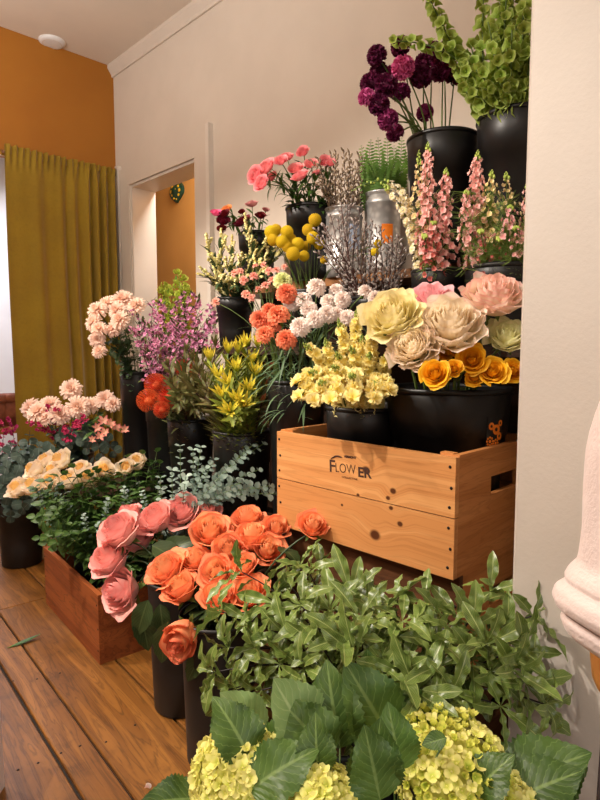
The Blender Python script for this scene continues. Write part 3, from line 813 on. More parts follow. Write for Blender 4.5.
K_coral = RoseKind(petal_mat('coral_pink_petal', rgb(253, 206, 196), rgb(250, 184, 174), 0.12, 0.25, edge=rgb(246, 160, 152)), 24, 12, 0.88, 1.5, 1.0, 0.05, 5, lipmax=0.24, hfall=0.30, span=(1.9, 0.85), rp=0.9, rin=0.14, bulge=0.7)
m_or_in = petal_mat('orange_rose_heart', rgb(240, 146, 88), rgb(253, 186, 134), 0.12, 0.25)
K_orange = RoseKind(petal_mat('orange_rose_petal', rgb(246, 154, 100), rgb(250, 168, 120), 0.15, 0.25, edge=rgb(240, 126, 84)), 24, 12, 0.88, 1.45, 1.0, 0.05, 25, inner=m_or_in, lipmax=0.24, hfall=0.30, span=(1.9, 0.85), rp=0.9, rin=0.14, bulge=0.7)
K_orange_bud = RoseKind(petal_mat('orange_bud_petal', rgb(242, 146, 92), rgb(246, 160, 114), 0.12, 0.2, edge=rgb(214, 84, 50)), 15, 7, 0.95, 1.8, 0.6, 0.05, 45, lipmax=0.15, hfall=0.12, span=(1.9, 1.0), rin=0.14, bulge=0.7)
m_gr = petal_mat('garden_rose_cream', rgb(255, 240, 200), rgb(255, 244, 226), 0.06, 0.38, edge=rgb(252, 226, 210))
K_garden = RoseKind(m_gr, 48, 28, 1.0, 1.25, 1.0, 0.085, 60, span=(1.0, 0.7), lipmax=0.12, hfall=0.45, r0=0.3, rp=0.8, bulge=0.6, ccl=0.2, inner=petal_mat('garden_rose_heart', rgb(254, 228, 176), rgb(255, 242, 218), 0.06, 0.38))
m_gy = petal_mat('garden_rose_lemon', rgb(250, 236, 164), rgb(253, 244, 196), 0.06, 0.38, edge=rgb(250, 234, 180))
K_lemon = RoseKind(m_gy, 46, 26, 1.0, 1.15, 1.0, 0.09, 80, span=(1.0, 0.7), lipmax=0.14, hfall=0.45, r0=0.3, rp=0.8, bulge=0.6, ccl=0.2)
m_gp = petal_mat('garden_rose_blush', rgb(254, 232, 200), rgb(254, 232, 216), 0.08, 0.38, edge=rgb(250, 198, 188))
K_blush = RoseKind(m_gp, 46, 26, 1.0, 1.2, 1.0, 0.10, 90, span=(1.0, 0.7), lipmax=0.12, hfall=0.42, r0=0.3, rp=0.8, bulge=0.6, ccl=0.2)
K_pinkg = RoseKind(petal_mat('garden_rose_pink', rgb(252, 206, 204), rgb(250, 196, 200), 0.1, 0.36), 34, 20, 1.0, 1.15, 1.0, 0.09, 101, span=(1.0, 0.75), lipmax=0.2, hfall=0.4, rp=0.8)
K_greeny = RoseKind(petal_mat('garden_rose_green', rgb(246, 240, 184), rgb(250, 246, 210), 0.08, 0.38, edge=rgb(226, 228, 168)), 30, 16, 1.0, 1.3, 0.7, 0.07, 111, span=(1.2, 0.8), lipmax=0.2, hfall=0.3)
K_yellow = RoseKind(petal_mat('yellow_rose_petal', rgb(240, 160, 10), rgb(250, 190, 30), 0.1, 0.25, edge=rgb(250, 200, 60)), 22, 11, 1.0, 1.25, 1.0, 0.05, 120, lipmax=0.25, hfall=0.33, span=(1.8, 0.85), rin=0.14, bulge=0.7)
K_cream = RoseKind(petal_mat('cream_rose_petal', rgb(255, 236, 188), rgb(255, 243, 222), 0.06, 0.35, edge=rgb(254, 236, 216)), 22, 9, 0.9, 1.45, 1.0, 0.06, 140, inner=petal_mat('cream_rose_heart', rgb(250, 186, 76), rgb(254, 220, 146), 0.1, 0.35), lipmax=0.12, hfall=0.28, span=(1.8, 0.85), rin=0.14, bulge=0.7)

# pink roses in the floor bucket
roses([(119, 530, 1.86, 21), (110, 558, 1.84, 20), (121, 590, 1.80, 22, None, (-0.75, -0.25, 0.25)), (156, 518, 1.92, 18), (182, 511, 1.95, 17), (207, 512, 1.95, 14), (137, 541, 1.93, 15), (128, 515, 1.97, 14)],
      K_coral, V_pink, 'pink_rose', 'rose', 'coral pink rose in the floor bucket', 'coral pink roses on the floor', m_stem_d, face=(-0.5, -0.1, 0.85), leaves=5, toward=0.25, rk=1.14)
roses([(211, 531, 1.70, 20), (167, 570, 1.62, 20), (181, 588, 1.56, 18), (196, 560, 1.64, 15), (217, 573, 1.56, 18), (229, 549, 1.62, 17), (248, 518, 1.72, 16), (253, 536, 1.64, 18), (277, 527, 1.66, 14),
       (219, 596, 1.50, 18), (250, 592, 1.50, 19), (182, 636, 1.46, 18, K_orange_bud, (-0.75, -0.4, -0.25)), (268, 549, 1.60, 16), (236, 531, 1.75, 14), (313, 525, 1.55, 15), (244, 566, 1.56, 14)],
      K_orange, V_oran, 'orange_rose', 'rose', 'orange rose in the floor bucket', 'orange roses on the floor', m_stem_d, face=(-0.4, -0.15, 0.9), leaves=7, spread=0.5, toward=0.3, rk=1.14)
# leaves hanging over the bucket edge
# garden roses and yellow roses in the crate
roses([(391, 313, 1.40, 29, K_lemon), (412, 346, 1.36, 25, K_garden, (-0.8, -0.25, 0.5)), (450, 321, 1.36, 33, K_garden, (-0.6, -0.3, 0.75)), (431, 297, 1.50, 20, K_pinkg), (495, 294, 1.38, 29, K_blush, (-0.5, -0.3, 0.85)), (507, 336, 1.36, 20, K_greeny)],
      K_garden, V_rose, 'garden_rose', 'rose', 'large ruffled garden rose in the printed crate', 'garden roses in the crate', m_stem, sr=0.004, leaves=2, toward=0.45, face=(-0.3, -0.1, 0.8), jitter=0.15)
roses([(472, 359, 1.33, 14), (435, 373, 1.30, 14), (493, 371, 1.32, 13), (454, 368, 1.31, 9), (459, 349, 1.38, 10), (514, 370, 1.33, 11), (475, 377, 1.33, 9), (446, 352, 1.40, 8)],
      K_yellow, V_rose, 'yellow_rose', 'rose', 'golden yellow rose under the garden roses in the crate', 'yellow roses in the crate', m_stem, leaves=2, toward=0.9, face=(-0.2, -0.1, 0.5), jitter=0.2, spread=0.9, lsize=0.8)
# cream roses in the wooden box
roses([(34, 470, 2.62, 11), (61, 460, 2.66, 11), (46, 461, 2.70, 10), (18, 488, 2.58, 11), (34, 486, 2.54, 12), (51, 481, 2.54, 11), (69, 480, 2.52, 12), (90, 478, 2.5, 12), (104, 470, 2.52, 10), (137, 462, 2.55, 10), (126, 467, 2.5, 9), (52, 471, 2.62, 9), (80, 469, 2.6, 9)],
      K_cream, V_crm, 'cream_rose', 'rose', 'cream rose with an apricot heart in the wooden box', 'cream roses in the wooden box', m_stem_d, leaves=3, toward=0.35, face=(-0.4, -0.2, 0.8), jitter=0.3, spread=0.8, rk=1.15)

# ---- generic single-bloom stems: the head is one shared mesh on +Z
def heads(spec, meshes, vessel, name, cat, base, group, mat_stem, sr=0.0022, face=(-0.3, -0.15, 0.8), jitter=0.4, toward=0.4, part_name='bloom', calyx=None, leaf=None, nleaf=0, lsize=1.0, spread=0.6, arch=0.5, unit=1.0, extra=None, lo=0.45, out_k=1.0):
    out = []
    for it in spec:
        px, py, d, rpx = it[:4]; me = it[4] if len(it) > 4 and it[4] else random.choice(meshes)
        c = P(px, py, d); size = rpx / FPX * d / unit
        ax = (Vector(face) + CAMV(c) * toward + Vector((rnd(-1, 1), rnd(-1, 1), rnd(-.6, .6))) * jitter).normalized()
        ax = (ax + Vector((c.x - vessel.c.x, c.y - vessel.c.y, 0)) * out_k).normalized()
        pts = vpath(vessel, c - ax * size * 0.3, 7, arch=arch, spread=spread)
        root = plant(name, pts, cat)
        M = fr4(c - Vector(root.location), ax, None, size, rnd(0, 6.28))
        part(part_name, me, root, M)
        if calyx: part('calyx', calyx, root, M)
        stem_part(root, pts, sr, sr * 0.75, mat_stem)
        if nleaf: rose_leaves(root, pts, nleaf, lsize, lo=lo, meshes=leaf, hang=0.0)
        if extra: extra(root, pts)
        out.append((px, root))
    number_from_curtain(out, base, group)
    return out

# carnations: frilled fans of petals
def carnation_mb(seed, n=46):
    rs = random.Random(seed); mb = MB()
    for i in range(n):
        f = (i + 0.5) / n; el = (1 - f) * 1.25 + 0.28; az = i * GA
        ph = rs.uniform(0, 6.28); L = 0.75 + 0.3 * f; W = 0.55 + 0.25 * f
        def fn(u, v):
            a = 2 * u - 1; k = int(round(u * 6))
            l = L * v * (1 - 0.12 * a * a) + (0.07 * (1 if k % 2 else -1) if v > 0.99 else 0)
            x = a * W * 0.5 * (0.2 + 0.8 * v); z = 0.12 * sin(4 * a + ph) * v * v + 0.10 * sin(9 * a + 2 * ph) * v ** 3
            b = el - 0.55 * v * v * (0.3 + f)
            return (l * cos(b) - z * sin(b), x, l * sin(b) + z * cos(b))
        mb.grid(fn, 6, 4, Matrix.Rotation(az, 4, 'Z') @ Matrix.Translation((0, 0, -0.35)))
    return mb
calyx_me = MB().lathe([(0.04, -1.55), (0.16, -1.45), (0.22, -0.9), (0.26, -0.4), (0.34, -0.15)], 10).mesh('calyx', m_leaf_lt)
M_carn_p = petal_mat('peach_carnation', rgb(252, 212, 194), rgb(255, 240, 230), 0.06, 0.35)
M_carn_o = petal_mat('orange_carnation', rgb(230, 100, 60), rgb(248, 146, 104), 0.1, 0.28)
M_carn_g = petal_mat('lime_carnation', rgb(214, 220, 120), rgb(236, 238, 170), 0.08, 0.3)
car_p = [carnation_mb(s).mesh('bloom', M_carn_p) for s in (1, 2)]
car_o = [carnation_mb(s).mesh('bloom', M_carn_o) for s in (3, 4)]
car_g = carnation_mb(5).mesh('bloom', M_carn_g)
grass_me = [leaf_mb(0.12, 0.006, 'lance', 0.2, c, nu=2, nv=8).mesh('leaf', leaf_mat('carnation_leaf', rgb(98, 124, 88), rgb(72, 98, 66), rough=0.5)) for c in (0.6, 1.3)]
heads([(317, 285, 1.82, 10), (336, 288, 1.84, 8), (303, 297, 1.80, 9), (292, 301, 1.82, 9), (328, 299, 1.80, 8), (343, 298, 1.76, 9), (328, 312, 1.72, 10), (315, 317, 1.70, 10), (299, 325, 1.70, 11), (347, 316, 1.72, 9), (367, 290, 1.78, 8), (376, 296, 1.76, 8), (338, 312, 1.76, 9), (308, 307, 1.78, 9)],
      car_p, V_carn, 'peach_carnation', 'carnation', 'pale peach carnation behind the yellow stock', 'peach carnations', m_stem, calyx=calyx_me, leaf=grass_me, nleaf=9, spread=0.8, toward=0.5, lsize=1.2)
heads([(287, 291, 1.80, 11), (277, 312, 1.76, 12), (260, 317, 1.78, 10), (270, 309, 1.80, 9), (264, 332, 1.74, 10), (286, 337, 1.70, 11), (272, 324, 1.78, 9)],
      car_o, V_carn, 'orange_carnation', 'carnation', 'bright orange carnation beside the peach carnations', 'orange carnations', m_stem, calyx=calyx_me, leaf=grass_me, nleaf=9, spread=0.8, toward=0.5, lsize=1.2)
heads([(284, 279, 1.86, 10)], [car_g], V_carn, 'lime_carnation', 'carnation', 'single lime green carnation above the orange carnations', 'lime carnation', m_stem, calyx=calyx_me, leaf=grass_me, nleaf=3, spread=0.8, toward=0.5)
for o in COL.objects:
    if o.name == 'lime_carnation': o['label'] = 'single pale lime carnation above the orange carnations'; del o['group']
M_spray = petal_mat('spray_carnation', rgb(238, 140, 120), rgb(248, 178, 158), 0.12, 0.28)
spr = [carnation_mb(s, 16).mesh('bloom', M_spray) for s in (7, 8)]
heads([(234, 272, 2.0, 4.6), (243, 279, 1.98, 5), (240, 270, 2.0, 4), (254, 275, 1.98, 5), (265, 284, 1.95, 5), (245, 293, 1.96, 5), (251, 297, 1.95, 4.5), (268, 270, 1.98, 4.6), (276, 269, 1.96, 4.6), (215, 301, 2.02, 5), (263, 264, 2.0, 3.6), (284, 266, 1.96, 3.6), (258, 288, 1.98, 4), (272, 279, 1.96, 4.5), (255, 265, 2.0, 3.2)],
      spr, V_carn, 'spray_carnation', 'carnation', 'small pink spray carnation in front of the cream statice', 'spray carnations', m_stem, sr=0.0013, calyx=calyx_me, leaf=grass_me, nleaf=2, spread=0.9, lsize=0.6)

# scabiosa
def pompon_mb(seed, n=90, frill=0.24, flat=0.85):
    rs = random.Random(seed); mb = MB()
    mb.ball((0, 0, 0), 0.72, 10, 6)
    for i in range(n):
        z = 1 - 1.55 * (i + 0.5) / n; r = sqrt(max(0, 1 - z * z)); a = i * GA
        d = Vector((r * cos(a), r * sin(a), z * flat)); ph = rs.uniform(0, 6)
        def fn(u, v):
            b = 2 * u - 1
            return (b * frill * (0.4 + 0.7 * v), 0.10 * sin(5 * b + ph) * v + (0.12 * v * v), 0.62 + 0.42 * v - 0.1 * b * b * v + (0.05 if int(round(u * 4)) % 2 else -0.03) * (v > 0.9))
        mb.grid(fn, 4, 2, frame(d, (rs.uniform(-1, 1), rs.uniform(-1, 1), rs.uniform(-1, 1))).to_4x4())
    return mb
M_burg = petal_mat('burgundy_petal', rgb(52, 10, 30), rgb(96, 18, 58), 0.4, 0.15)
M_mag = petal_mat('magenta_petal', rgb(150, 30, 92), rgb(206, 92, 146), 0.2, 0.2)
sc_b = [pompon_mb(s).mesh('bloom', M_burg) for s in (1, 2, 3)]; sc_m = pompon_mb(4).mesh('bloom', M_mag)
M_mag2 = petal_mat('plum_petal', rgb(110, 26, 72), rgb(150, 54, 104), 0.2, 0.2); sc_p = pompon_mb(9).mesh('bloom', M_mag2)
heads([(377, 56, 1.82, 9.5), (401, 47, 1.86, 9.5), (403, 68, 1.76, 11, sc_m), (421, 77, 1.78, 10.5), (445, 54, 1.84, 11), (442, 70, 1.78, 11.5), (370, 84, 1.80, 9.5), (386, 86, 1.78, 11), (367, 98, 1.78, 8.5, sc_m), (379, 105, 1.78, 10), (388, 120, 1.78, 10, sc_p), (395, 133, 1.76, 8.5), (425, 113, 1.84, 8, sc_p), (455, 75, 1.82, 9.5), (424, 63, 1.86, 9), (379, 72, 1.86, 9), (434, 52, 1.90, 9), (401, 93, 1.86, 9, sc_p), (390, 76, 1.86, 9, sc_p)],
      sc_b, V_scab, 'scabiosa_stem', 'scabiosa', 'burgundy pompon scabiosa on the top step', 'burgundy scabiosas', m_stem, sr=0.0028, face=(-0.3, -0.1, 0.6), toward=0.5, spread=0.75, arch=0.35)

# ranunculus
def ranun_mb(seed, N=16):
    mb = MB()
    for i in range(N):
        f = i / (N - 1)
        pm = rose_petal(0.12 + 0.88 * f ** 0.85, 0.95 * (1 - 0.30 * f), 1.6 - 0.7 * f, 0.15 * f, 0.05, seed + i, nu=6, nv=5, close=max(0, 0.4 * (1 - 1.5 * f)), bulge=0.65)
        mb.add(pm, Matrix.Rotation(i * GA, 4, 'Z') @ Matrix.Translation((0, 0, -0.4)))
    return mb
M_rp = petal_mat('pink_ranunculus', rgb(232, 110, 120), rgb(248, 160, 160), 0.12, 0.25)
rp = [ranun_mb(s).mesh('bloom', M_rp) for s in (1, 30)]
fern_leaf = [leaf_mb(0.05, 0.012, 'lance', 0.2, c, nu=2, nv=6).mesh('leaf', m_leaf_md) for c in (0.4, 1.0)]
heads([(256, 175, 2.16, 10), (266, 168, 2.16, 11), (262, 183, 2.12, 9), (281, 161, 2.2, 7), (287, 157, 2.24, 7), (303, 152, 2.26, 7), (296, 169, 2.2, 8), (300, 176, 2.12, 9), (311, 164, 2.24, 6.5), (325, 161, 2.26, 6.5), (331, 163, 2.24, 5.5), (272, 177, 2.2, 6), (317, 172, 2.2, 5)],
      rp, V_ran, 'pink_ranunculus', 'ranunculus', 'pink ranunculus on the top step', 'pink ranunculus', m_stem, sr=0.0026, leaf=fern_leaf, nleaf=13, lo=0.45, spread=0.8, arch=0.4, face=(-0.3, 0, 0.7), lsize=1.2)
M_rd = petal_mat('dark_ranunculus', rgb(64, 10, 18), rgb(110, 20, 34), 0.3, 0.15)
rd = [ranun_mb(s, 13).mesh('bloom', M_rd) for s in (60, 80)]
r_hot = ranun_mb(90, 13).mesh('bloom', petal_mat('hot_pink_ranunculus', rgb(220, 60, 120), rgb(240, 110, 160), 0.1, 0.25))
r_org = ranun_mb(91, 13).mesh('bloom', petal_mat('apricot_ranunculus', rgb(232, 130, 60), rgb(244, 166, 100), 0.1, 0.25))
r_dus = ranun_mb(92, 13).mesh('bloom', petal_mat('dusty_ranunculus', rgb(190, 110, 116), rgb(216, 150, 150), 0.1, 0.25))
heads([(216, 213, 2.5, 6, r_hot), (227, 209, 2.55, 5.5, r_org), (224, 214, 2.5, 7), (223, 222, 2.48, 7), (222, 229, 2.46, 5), (244, 220, 2.5, 7), (239, 224, 2.48, 6.5), (252, 204, 2.52, 7, r_dus), (261, 216, 2.5, 5.5), (242, 212, 2.55, 3.5), (266, 210, 2.55, 3.5, r_dus)],
      rd, V_dran, 'burgundy_ranunculus', 'ranunculus', 'small ranunculus above the cream statice', 'burgundy ranunculus', m_stem, sr=0.0022, leaf=fern_leaf, nleaf=9, lo=0.5, spread=0.85, arch=0.4)

# craspedia balls
def crasp_fn(p, a, i):
    n = p.normalized(); k = 1 + 0.05 * sin(9 * a + i * 2.1) + 0.05 * noise.noise(n * 9)
    return p * k
cr = MB(); cr.ball((0, 0, 0), 0.86, 16, 10)
for i in range(170):
    z = 1 - 2 * (i + 0.5) / 170; r = sqrt(1 - z * z); a = i * GA
    cr.ball((r * cos(a) * 0.9, r * sin(a) * 0.9, z * 0.9), 0.11, 5, 3)
cr_me = cr.mesh('bloom', petal_mat('craspedia_yellow', rgb(206, 170, 14), rgb(228, 196, 34), 0.3, 0.1))
heads([(271, 232, 2.02, 6.5), (276, 230, 2.04, 6), (273, 240, 2.0, 6), (287, 232, 2.02, 6.5), (282, 242, 1.98, 6.5), (287, 247, 1.98, 5.5), (293, 254, 1.94, 7), (298, 244, 2.0, 6.5), (308, 230, 2.0, 6), (315, 220, 2.02, 6.5), (313, 238, 1.98, 6.5), (319, 244, 2.0, 5.5), (291, 239, 2.04, 5.5), (304, 256, 1.98, 5.5), (306, 246, 2.04, 5), (378, 244, 1.86, 4.5), (375, 252, 1.84, 4.5), (324, 260, 1.92, 4)],
      [cr_me], V_cras, 'craspedia_stem', 'craspedia', 'yellow craspedia ball on the middle step', 'craspedia balls', m_stem, sr=0.0016, spread=0.85, arch=0.4, face=(0, 0, 1))

# chrysanthemums
def mum_mb(seed, layers=5, n=20):
    rs = random.Random(seed); mb = MB()
    for l in range(layers):
        f = l / (layers - 1); el = 1.25 - 1.35 * f; L = 0.35 + 0.65 * f ** 0.7
        cnt = int(8 + (n - 4) * f)
        for k in range(cnt):
            az = 2 * pi * (k + 0.5 * (l % 2)) / cnt + rs.uniform(-.1, .1); e2 = el + rs.uniform(-.12, .12); L2 = L * rs.uniform(0.9, 1.08)
            W = 0.17
            def fn(u, v):
                a = 2 * u - 1; b = e2 + 0.35 * v * (1 - f) - 0.4 * v * v * f; l_ = L2 * v
                wd = W * 0.5 * (0.5 + 0.8 * v) * (1 if v < 0.9 else 0.55)
                return (l_ * cos(b) + 0.05, a * wd, l_ * sin(b) * 0.75 + 0.05 * a * a + 0.1 * (1 - f))
            mb.grid(fn, 2, 4, Matrix.Rotation(az, 4, 'Z'))
    return mb
M_mum = petal_mat('peach_chrysanthemum', rgb(246, 202, 174), rgb(252, 224, 206), 0.08, 0.28)
mums = [mum_mb(s).mesh('bloom', M_mum) for s in (1, 2)]
m_mleaf = leaf_mat('chrysanthemum_leaf', rgb(66, 92, 54), rgb(48, 72, 42), rgb(96, 120, 80), rough=0.55)
mum_leaf = [leaf_mb(0.05, 0.034, 'ovate', 0.2, c, serr=0.22, wave=0.1, nv=9).mesh('leaf', m_mleaf) for c in (0.5, 1.0)]
heads([(97, 310, 2.82, 11), (123, 300, 2.9, 13), (93, 323, 2.80, 10), (117, 311, 2.78, 11), (120, 320, 2.74, 11), (99, 329, 2.76, 9), (97, 339, 2.76, 9), (99, 351, 2.74, 8), (136, 306, 2.85, 11), (106, 304, 2.9, 10), (113, 329, 2.78, 9)],
      mums, V_mum, 'chrysanthemum_stem', 'chrysanthemum', 'peach chrysanthemum in the tall black bucket', 'peach chrysanthemums by the doorway', m_stem_d, sr=0.0026, leaf=mum_leaf, nleaf=14, spread=0.9, toward=0.5, lo=0.35, face=(-0.4, -0.1, 0.7))
heads([(38, 412, 3.02, 13), (30, 408, 3.1, 12), (50, 405, 3.08, 12), (71, 389, 3.1, 12), (60, 414, 2.98, 12), (78, 407, 3.02, 13), (90, 405, 3.08, 10), (105, 399, 3.05, 11), (113, 404, 3.0, 9), (46, 418, 3.0, 9)],
      mums, V_mix, 'chrysanthemum_stem', 'chrysanthemum', 'peach chrysanthemum below the curtain', 'peach chrysanthemums below the curtain', m_stem_d, sr=0.0026, leaf=mum_leaf, nleaf=9, spread=0.9, toward=0.6, lo=0.35)

# ================================================================== spikes
def spike(tip, vessel, name, cat, label, group, meshes, n, s0, s1, size, mat_stem, sr=0.003, up_k=0.5, part_name='floret', joined=None, arch=0.5, spread=0.6, via=None, buds=None, taper=0.45, out=1.0, bendn=9, loose=0.0):
    """florets spiralling up the upper share (s0..s1) of a stem"""
    pts = vpath(vessel, tip, bendn, arch=arch, spread=spread)
    if via is not None:
        q = pts[1]; pts = [pts[0], q] + [q * (1 - s) ** 2 + via * 2 * s * (1 - s) + tip * s * s for s in [k / bendn for k in range(1, bendn + 1)]]
    root = plant(name, pts, cat, label, group); o = Vector(root.location)
    stem_part(root, pts, sr, sr * 0.5, mat_stem)
    at, tot = along(pts); mb = MB()
    for k in range(n):
        f = (k + 0.5) / n; p, d = at(s0 + (s1 - s0) * f)
        fm = frame(d, (0.3, 0.2, 0.9) if abs(d.z) < 0.9 else (1, 0.2, 0)); a = k * GA + rnd(-.3, .3)
        r = fm @ Vector((cos(a), sin(a), 0))
        ax = (r * out + d * up_k).normalized(); s = size * (1 - taper * f ** 2) * rnd(0.85, 1.15)
        M = fr4(p - o + r * (sr + loose * rnd(0.0, 1) * (1 - 0.85 * f)), ax, d, s, rnd(-.4, .4))
        if joined: mb.add(random.choice(joined), M)
        else: part(part_name, random.choice(meshes), root, M)
    if joined: part(part_name + 's', mb.mesh(part_name + 's', meshes), root, kind='stuff')
    if buds:
        bb = MB()
        for k in range(12):
            p, d = at(s1 + (1 - s1) * k / 11); fm = frame(d); a = k * GA
            bb.ball(tuple(p - o + fm @ Vector((cos(a), sin(a), 0)) * (0.007 * (1 - k / 14))), (0.0034 * (1.2 - k / 14), 0.005 * (1.2 - k / 14)), 6, 4)
        part('buds', bb.mesh('buds', buds), root, kind='stuff')
    return root, pts

# bells of Ireland
def bell_mb():
    mb = MB()
    def w(p, a, i):
        k = i / 4; return Vector((p.x * (1 + 0.12 * k * sin(5 * a)), p.y * (1 + 0.12 * k * sin(5 * a)), p.z + 0.10 * k * sin(5 * a + 1)))
    mb.lathe([(0.10, 0.0), (0.30, 0.25), (0.55, 0.62), (0.85, 0.9), (1.12, 1.0)], 12, fn=w)
    mb.ball((0, 0, 0.35), (0.16, 0.22), 6, 4)
    return mb
m_bell = petal_mat('bell_green', rgb(132, 156, 50), rgb(162, 182, 84), 0.35, 0.35, tip_at=(0.1, 1.0), edge=rgb(190, 204, 124))
bell_me = bell_mb().mesh('calyx', m_bell)
bl = [(458, 84, 1.70), (466, 92, 1.68), (484, 88, 1.62), (500, 84, 1.60), (500, -28, 1.66), (516, -40, 1.70), (530, -34, 1.66), (484, -16, 1.72), (507, -12, 1.62), (524, 2, 1.60), (470, 40, 1.72), (488, 22, 1.62), (533, 30, 1.60), (462, 66, 1.70), (512, 30, 1.58), (494, 54, 1.60), (476, 70, 1.63)]
bits = []
for i, (px, py, d) in enumerate(bl):
    br_, _ = spike(P(px, py, d), V_bell, 'bells_of_ireland', 'flower stem', 'upright green bells of Ireland stem in the tall bucket', 'upright bells of Ireland', [bell_me], 30 if py < 20 else 20, 0.42, 1.0, 0.0190, m_stem, 0.0035, 0.35, 'calyx', arch=0.3, taper=0.35, spread=0.8)
    bits.append((px, br_))
spike(P(424, -12, 1.74), V_bell, 'bells_of_ireland', 'flower stem', 'green bells of Ireland stem leaning over the burgundy scabiosas', 'leaning bells of Ireland', [bell_me], 44, 0.42, 1.0, 0.0185, m_stem, 0.0035, 0.35, 'calyx', via=P(470, 78, 1.72), taper=0.35)
spike(P(392, 41, 1.72), V_bell, 'bells_of_ireland', 'flower stem', 'green bells of Ireland stem bending sideways towards the wall', 'leaning bells of Ireland', [bell_me], 40, 0.40, 1.0, 0.0150, m_stem, 0.0035, 0.35, 'calyx', via=P(478, 40, 1.70), taper=0.3)
number_from_curtain(bits, 'upright green bells of Ireland stem in the tall bucket', 'upright bells of Ireland')
# stock
def stock_mb(seed):
    rs = random.Random(seed); mb = MB()
    for k in range(9):
        az = k * GA; el = 0.25 + 0.9 * (k / 9); ph = rs.uniform(0, 6); L = rs.uniform(0.85, 1.1)
        def fn(u, v):
            a = 2 * u - 1; z = 0.16 * sin(4 * a + ph) * v * v
            return (L * v * cos(el) - z * sin(el) * 0.7, a * 0.5 * (0.25 + 0.85 * v), L * v * sin(el) * 0.9 + z - 0.12 * a * a * v)
        mb.grid(fn, 4, 3, Matrix.Rotation(az, 4, 'Z'))
    return mb
m_stock = petal_mat('stock_yellow', rgb(244, 220, 104), rgb(252, 240, 172), 0.12, 0.3)
m_stock_bud = plain('stock_bud', rgb(150, 160, 60), rgb(120, 136, 50), 0.5, 80)
stock_me = [stock_mb(s).mesh('floret', m_stock) for s in (1, 2, 3)]
st_tips = [(357, 308, 1.56, .5), (338, 318, 1.56, .48), (303, 343, 1.54, .45), (325, 338, 1.56, .5), (372, 322, 1.50, .48), (308, 372, 1.46, .42), (350, 346, 1.48, .45), (332, 366, 1.44, .45), (370, 352, 1.46, .45), (388, 352, 1.48, .4), (318, 384, 1.42, .4), (350, 376, 1.40, .4), (376, 384, 1.42, .4), (336, 352, 1.50, .45), (362, 334, 1.54, .45)]
its = []
for (px, py, d, s0) in st_tips:
    r, _ = spike(P(px, py, d), V_stock, 'yellow_stock', 'stock', None, None, stock_me, 30, s0, 0.95, 0.0215, m_stem, 0.0035, 0.45, buds=m_stock_bud, spread=0.85, arch=0.45, taper=0.35)
    its.append((px, r))
number_from_curtain(its, 'pale yellow stock spike in the low crate bucket', 'yellow stock')
# extra outer blossoms leaning over the bucket's rim
its = []
for (px, py, d) in ((298, 400, 1.45), (312, 405, 1.40), (330, 404, 1.38), (352, 402, 1.37), (374, 402, 1.38), (390, 394, 1.40), (296, 384, 1.48)):
    r, _ = spike(P(px, py, d), V_stock, 'yellow_stock', 'stock', None, None, stock_me, 12, 0.68, 0.99, 0.0215, m_stem, 0.003, 0.3, spread=1.0, arch=0.75, taper=0.1)
    its.append((px, r))
number_from_curtain(its, 'pale yellow stock spilling over the bucket rim', 'yellow stock at the rim')

# larkspur, snapdragon
def star_mb(seed, n=6, cup=0.45, wk=0.36):
    rs = random.Random(seed); mb = MB()
    for k in range(n):
        az = 2 * pi * k / n + rs.uniform(-.2, .2); el = cup + rs.uniform(-.2, .3)
        def fn(u, v):
            a = 2 * u - 1; wd = wk * (0.3 + 1.0 * sin(pi * min(1, v * 0.8 + 0.1)))
            return (v * cos(el), a * wd * (0.35 if v > 0.95 else 1), v * sin(el) + 0.1 * a * a)
        mb.grid(fn, 2, 3, Matrix.Rotation(az, 4, 'Z'))
    return mb
m_lark = petal_mat('larkspur_pink', rgb(240, 164, 164), rgb(252, 210, 202), 0.2, 0.28)
m_lark_w = petal_mat('larkspur_blush', rgb(236, 214, 150), rgb(246, 222, 180), 0.2, 0.28)
m_lark_s = petal_mat('salmon_stock', rgb(206, 100, 96), rgb(230, 140, 130), 0.2, 0.28)
m_snap = petal_mat('snapdragon_white', rgb(240, 226, 160), rgb(250, 242, 222), 0.1, 0.28)
stars = [star_mb(s) for s in (1, 2, 3)]
m_lbud = plain('lime_bud', rgb(178, 196, 90), rgb(150, 172, 70), 0.5, 60)
m_ferny = leaf_mat('ferny_leaf', rgb(146, 168, 84), rgb(112, 140, 60), rough=0.5)
ferny = []
for s in range(3):
    rs = random.Random(s); mb = MB()
    for k in range(16):
        a = rs.uniform(-1.1, 1.1); L = rs.uniform(0.5, 1.0); t2 = rs.uniform(-.5, .5)
        p = Vector((0, 0, 0)); q = Vector((sin(a) * L * 0.6, cos(a) * L * 0.6, t2 * 0.3)); r_ = Vector((sin(a * 1.5) * L, cos(a * 1.3) * L, t2 * 0.6))
        mb.tube([p, q, r_], [0.014, 0.012, 0.004], 3, False)
    ferny.append(mb)
def fern_tufts(root, pts, n, lo, hi, s, mat=None):
    at, _ = along(pts); o = Vector(root.location); mb = MB()
    for k in range(n):
        p, d = at(lo + (hi - lo) * k / n); a = cone_dir(d, 1.3)
        mb.add(random.choice(ferny), leaf_fr(p - o, a, UP + Vector((rnd(-1, 1), rnd(-1, 1), 0)), s * rnd(0.7, 1.2)))
    part('foliage', mb.mesh('foliage', mat or m_ferny), root, kind='stuff')
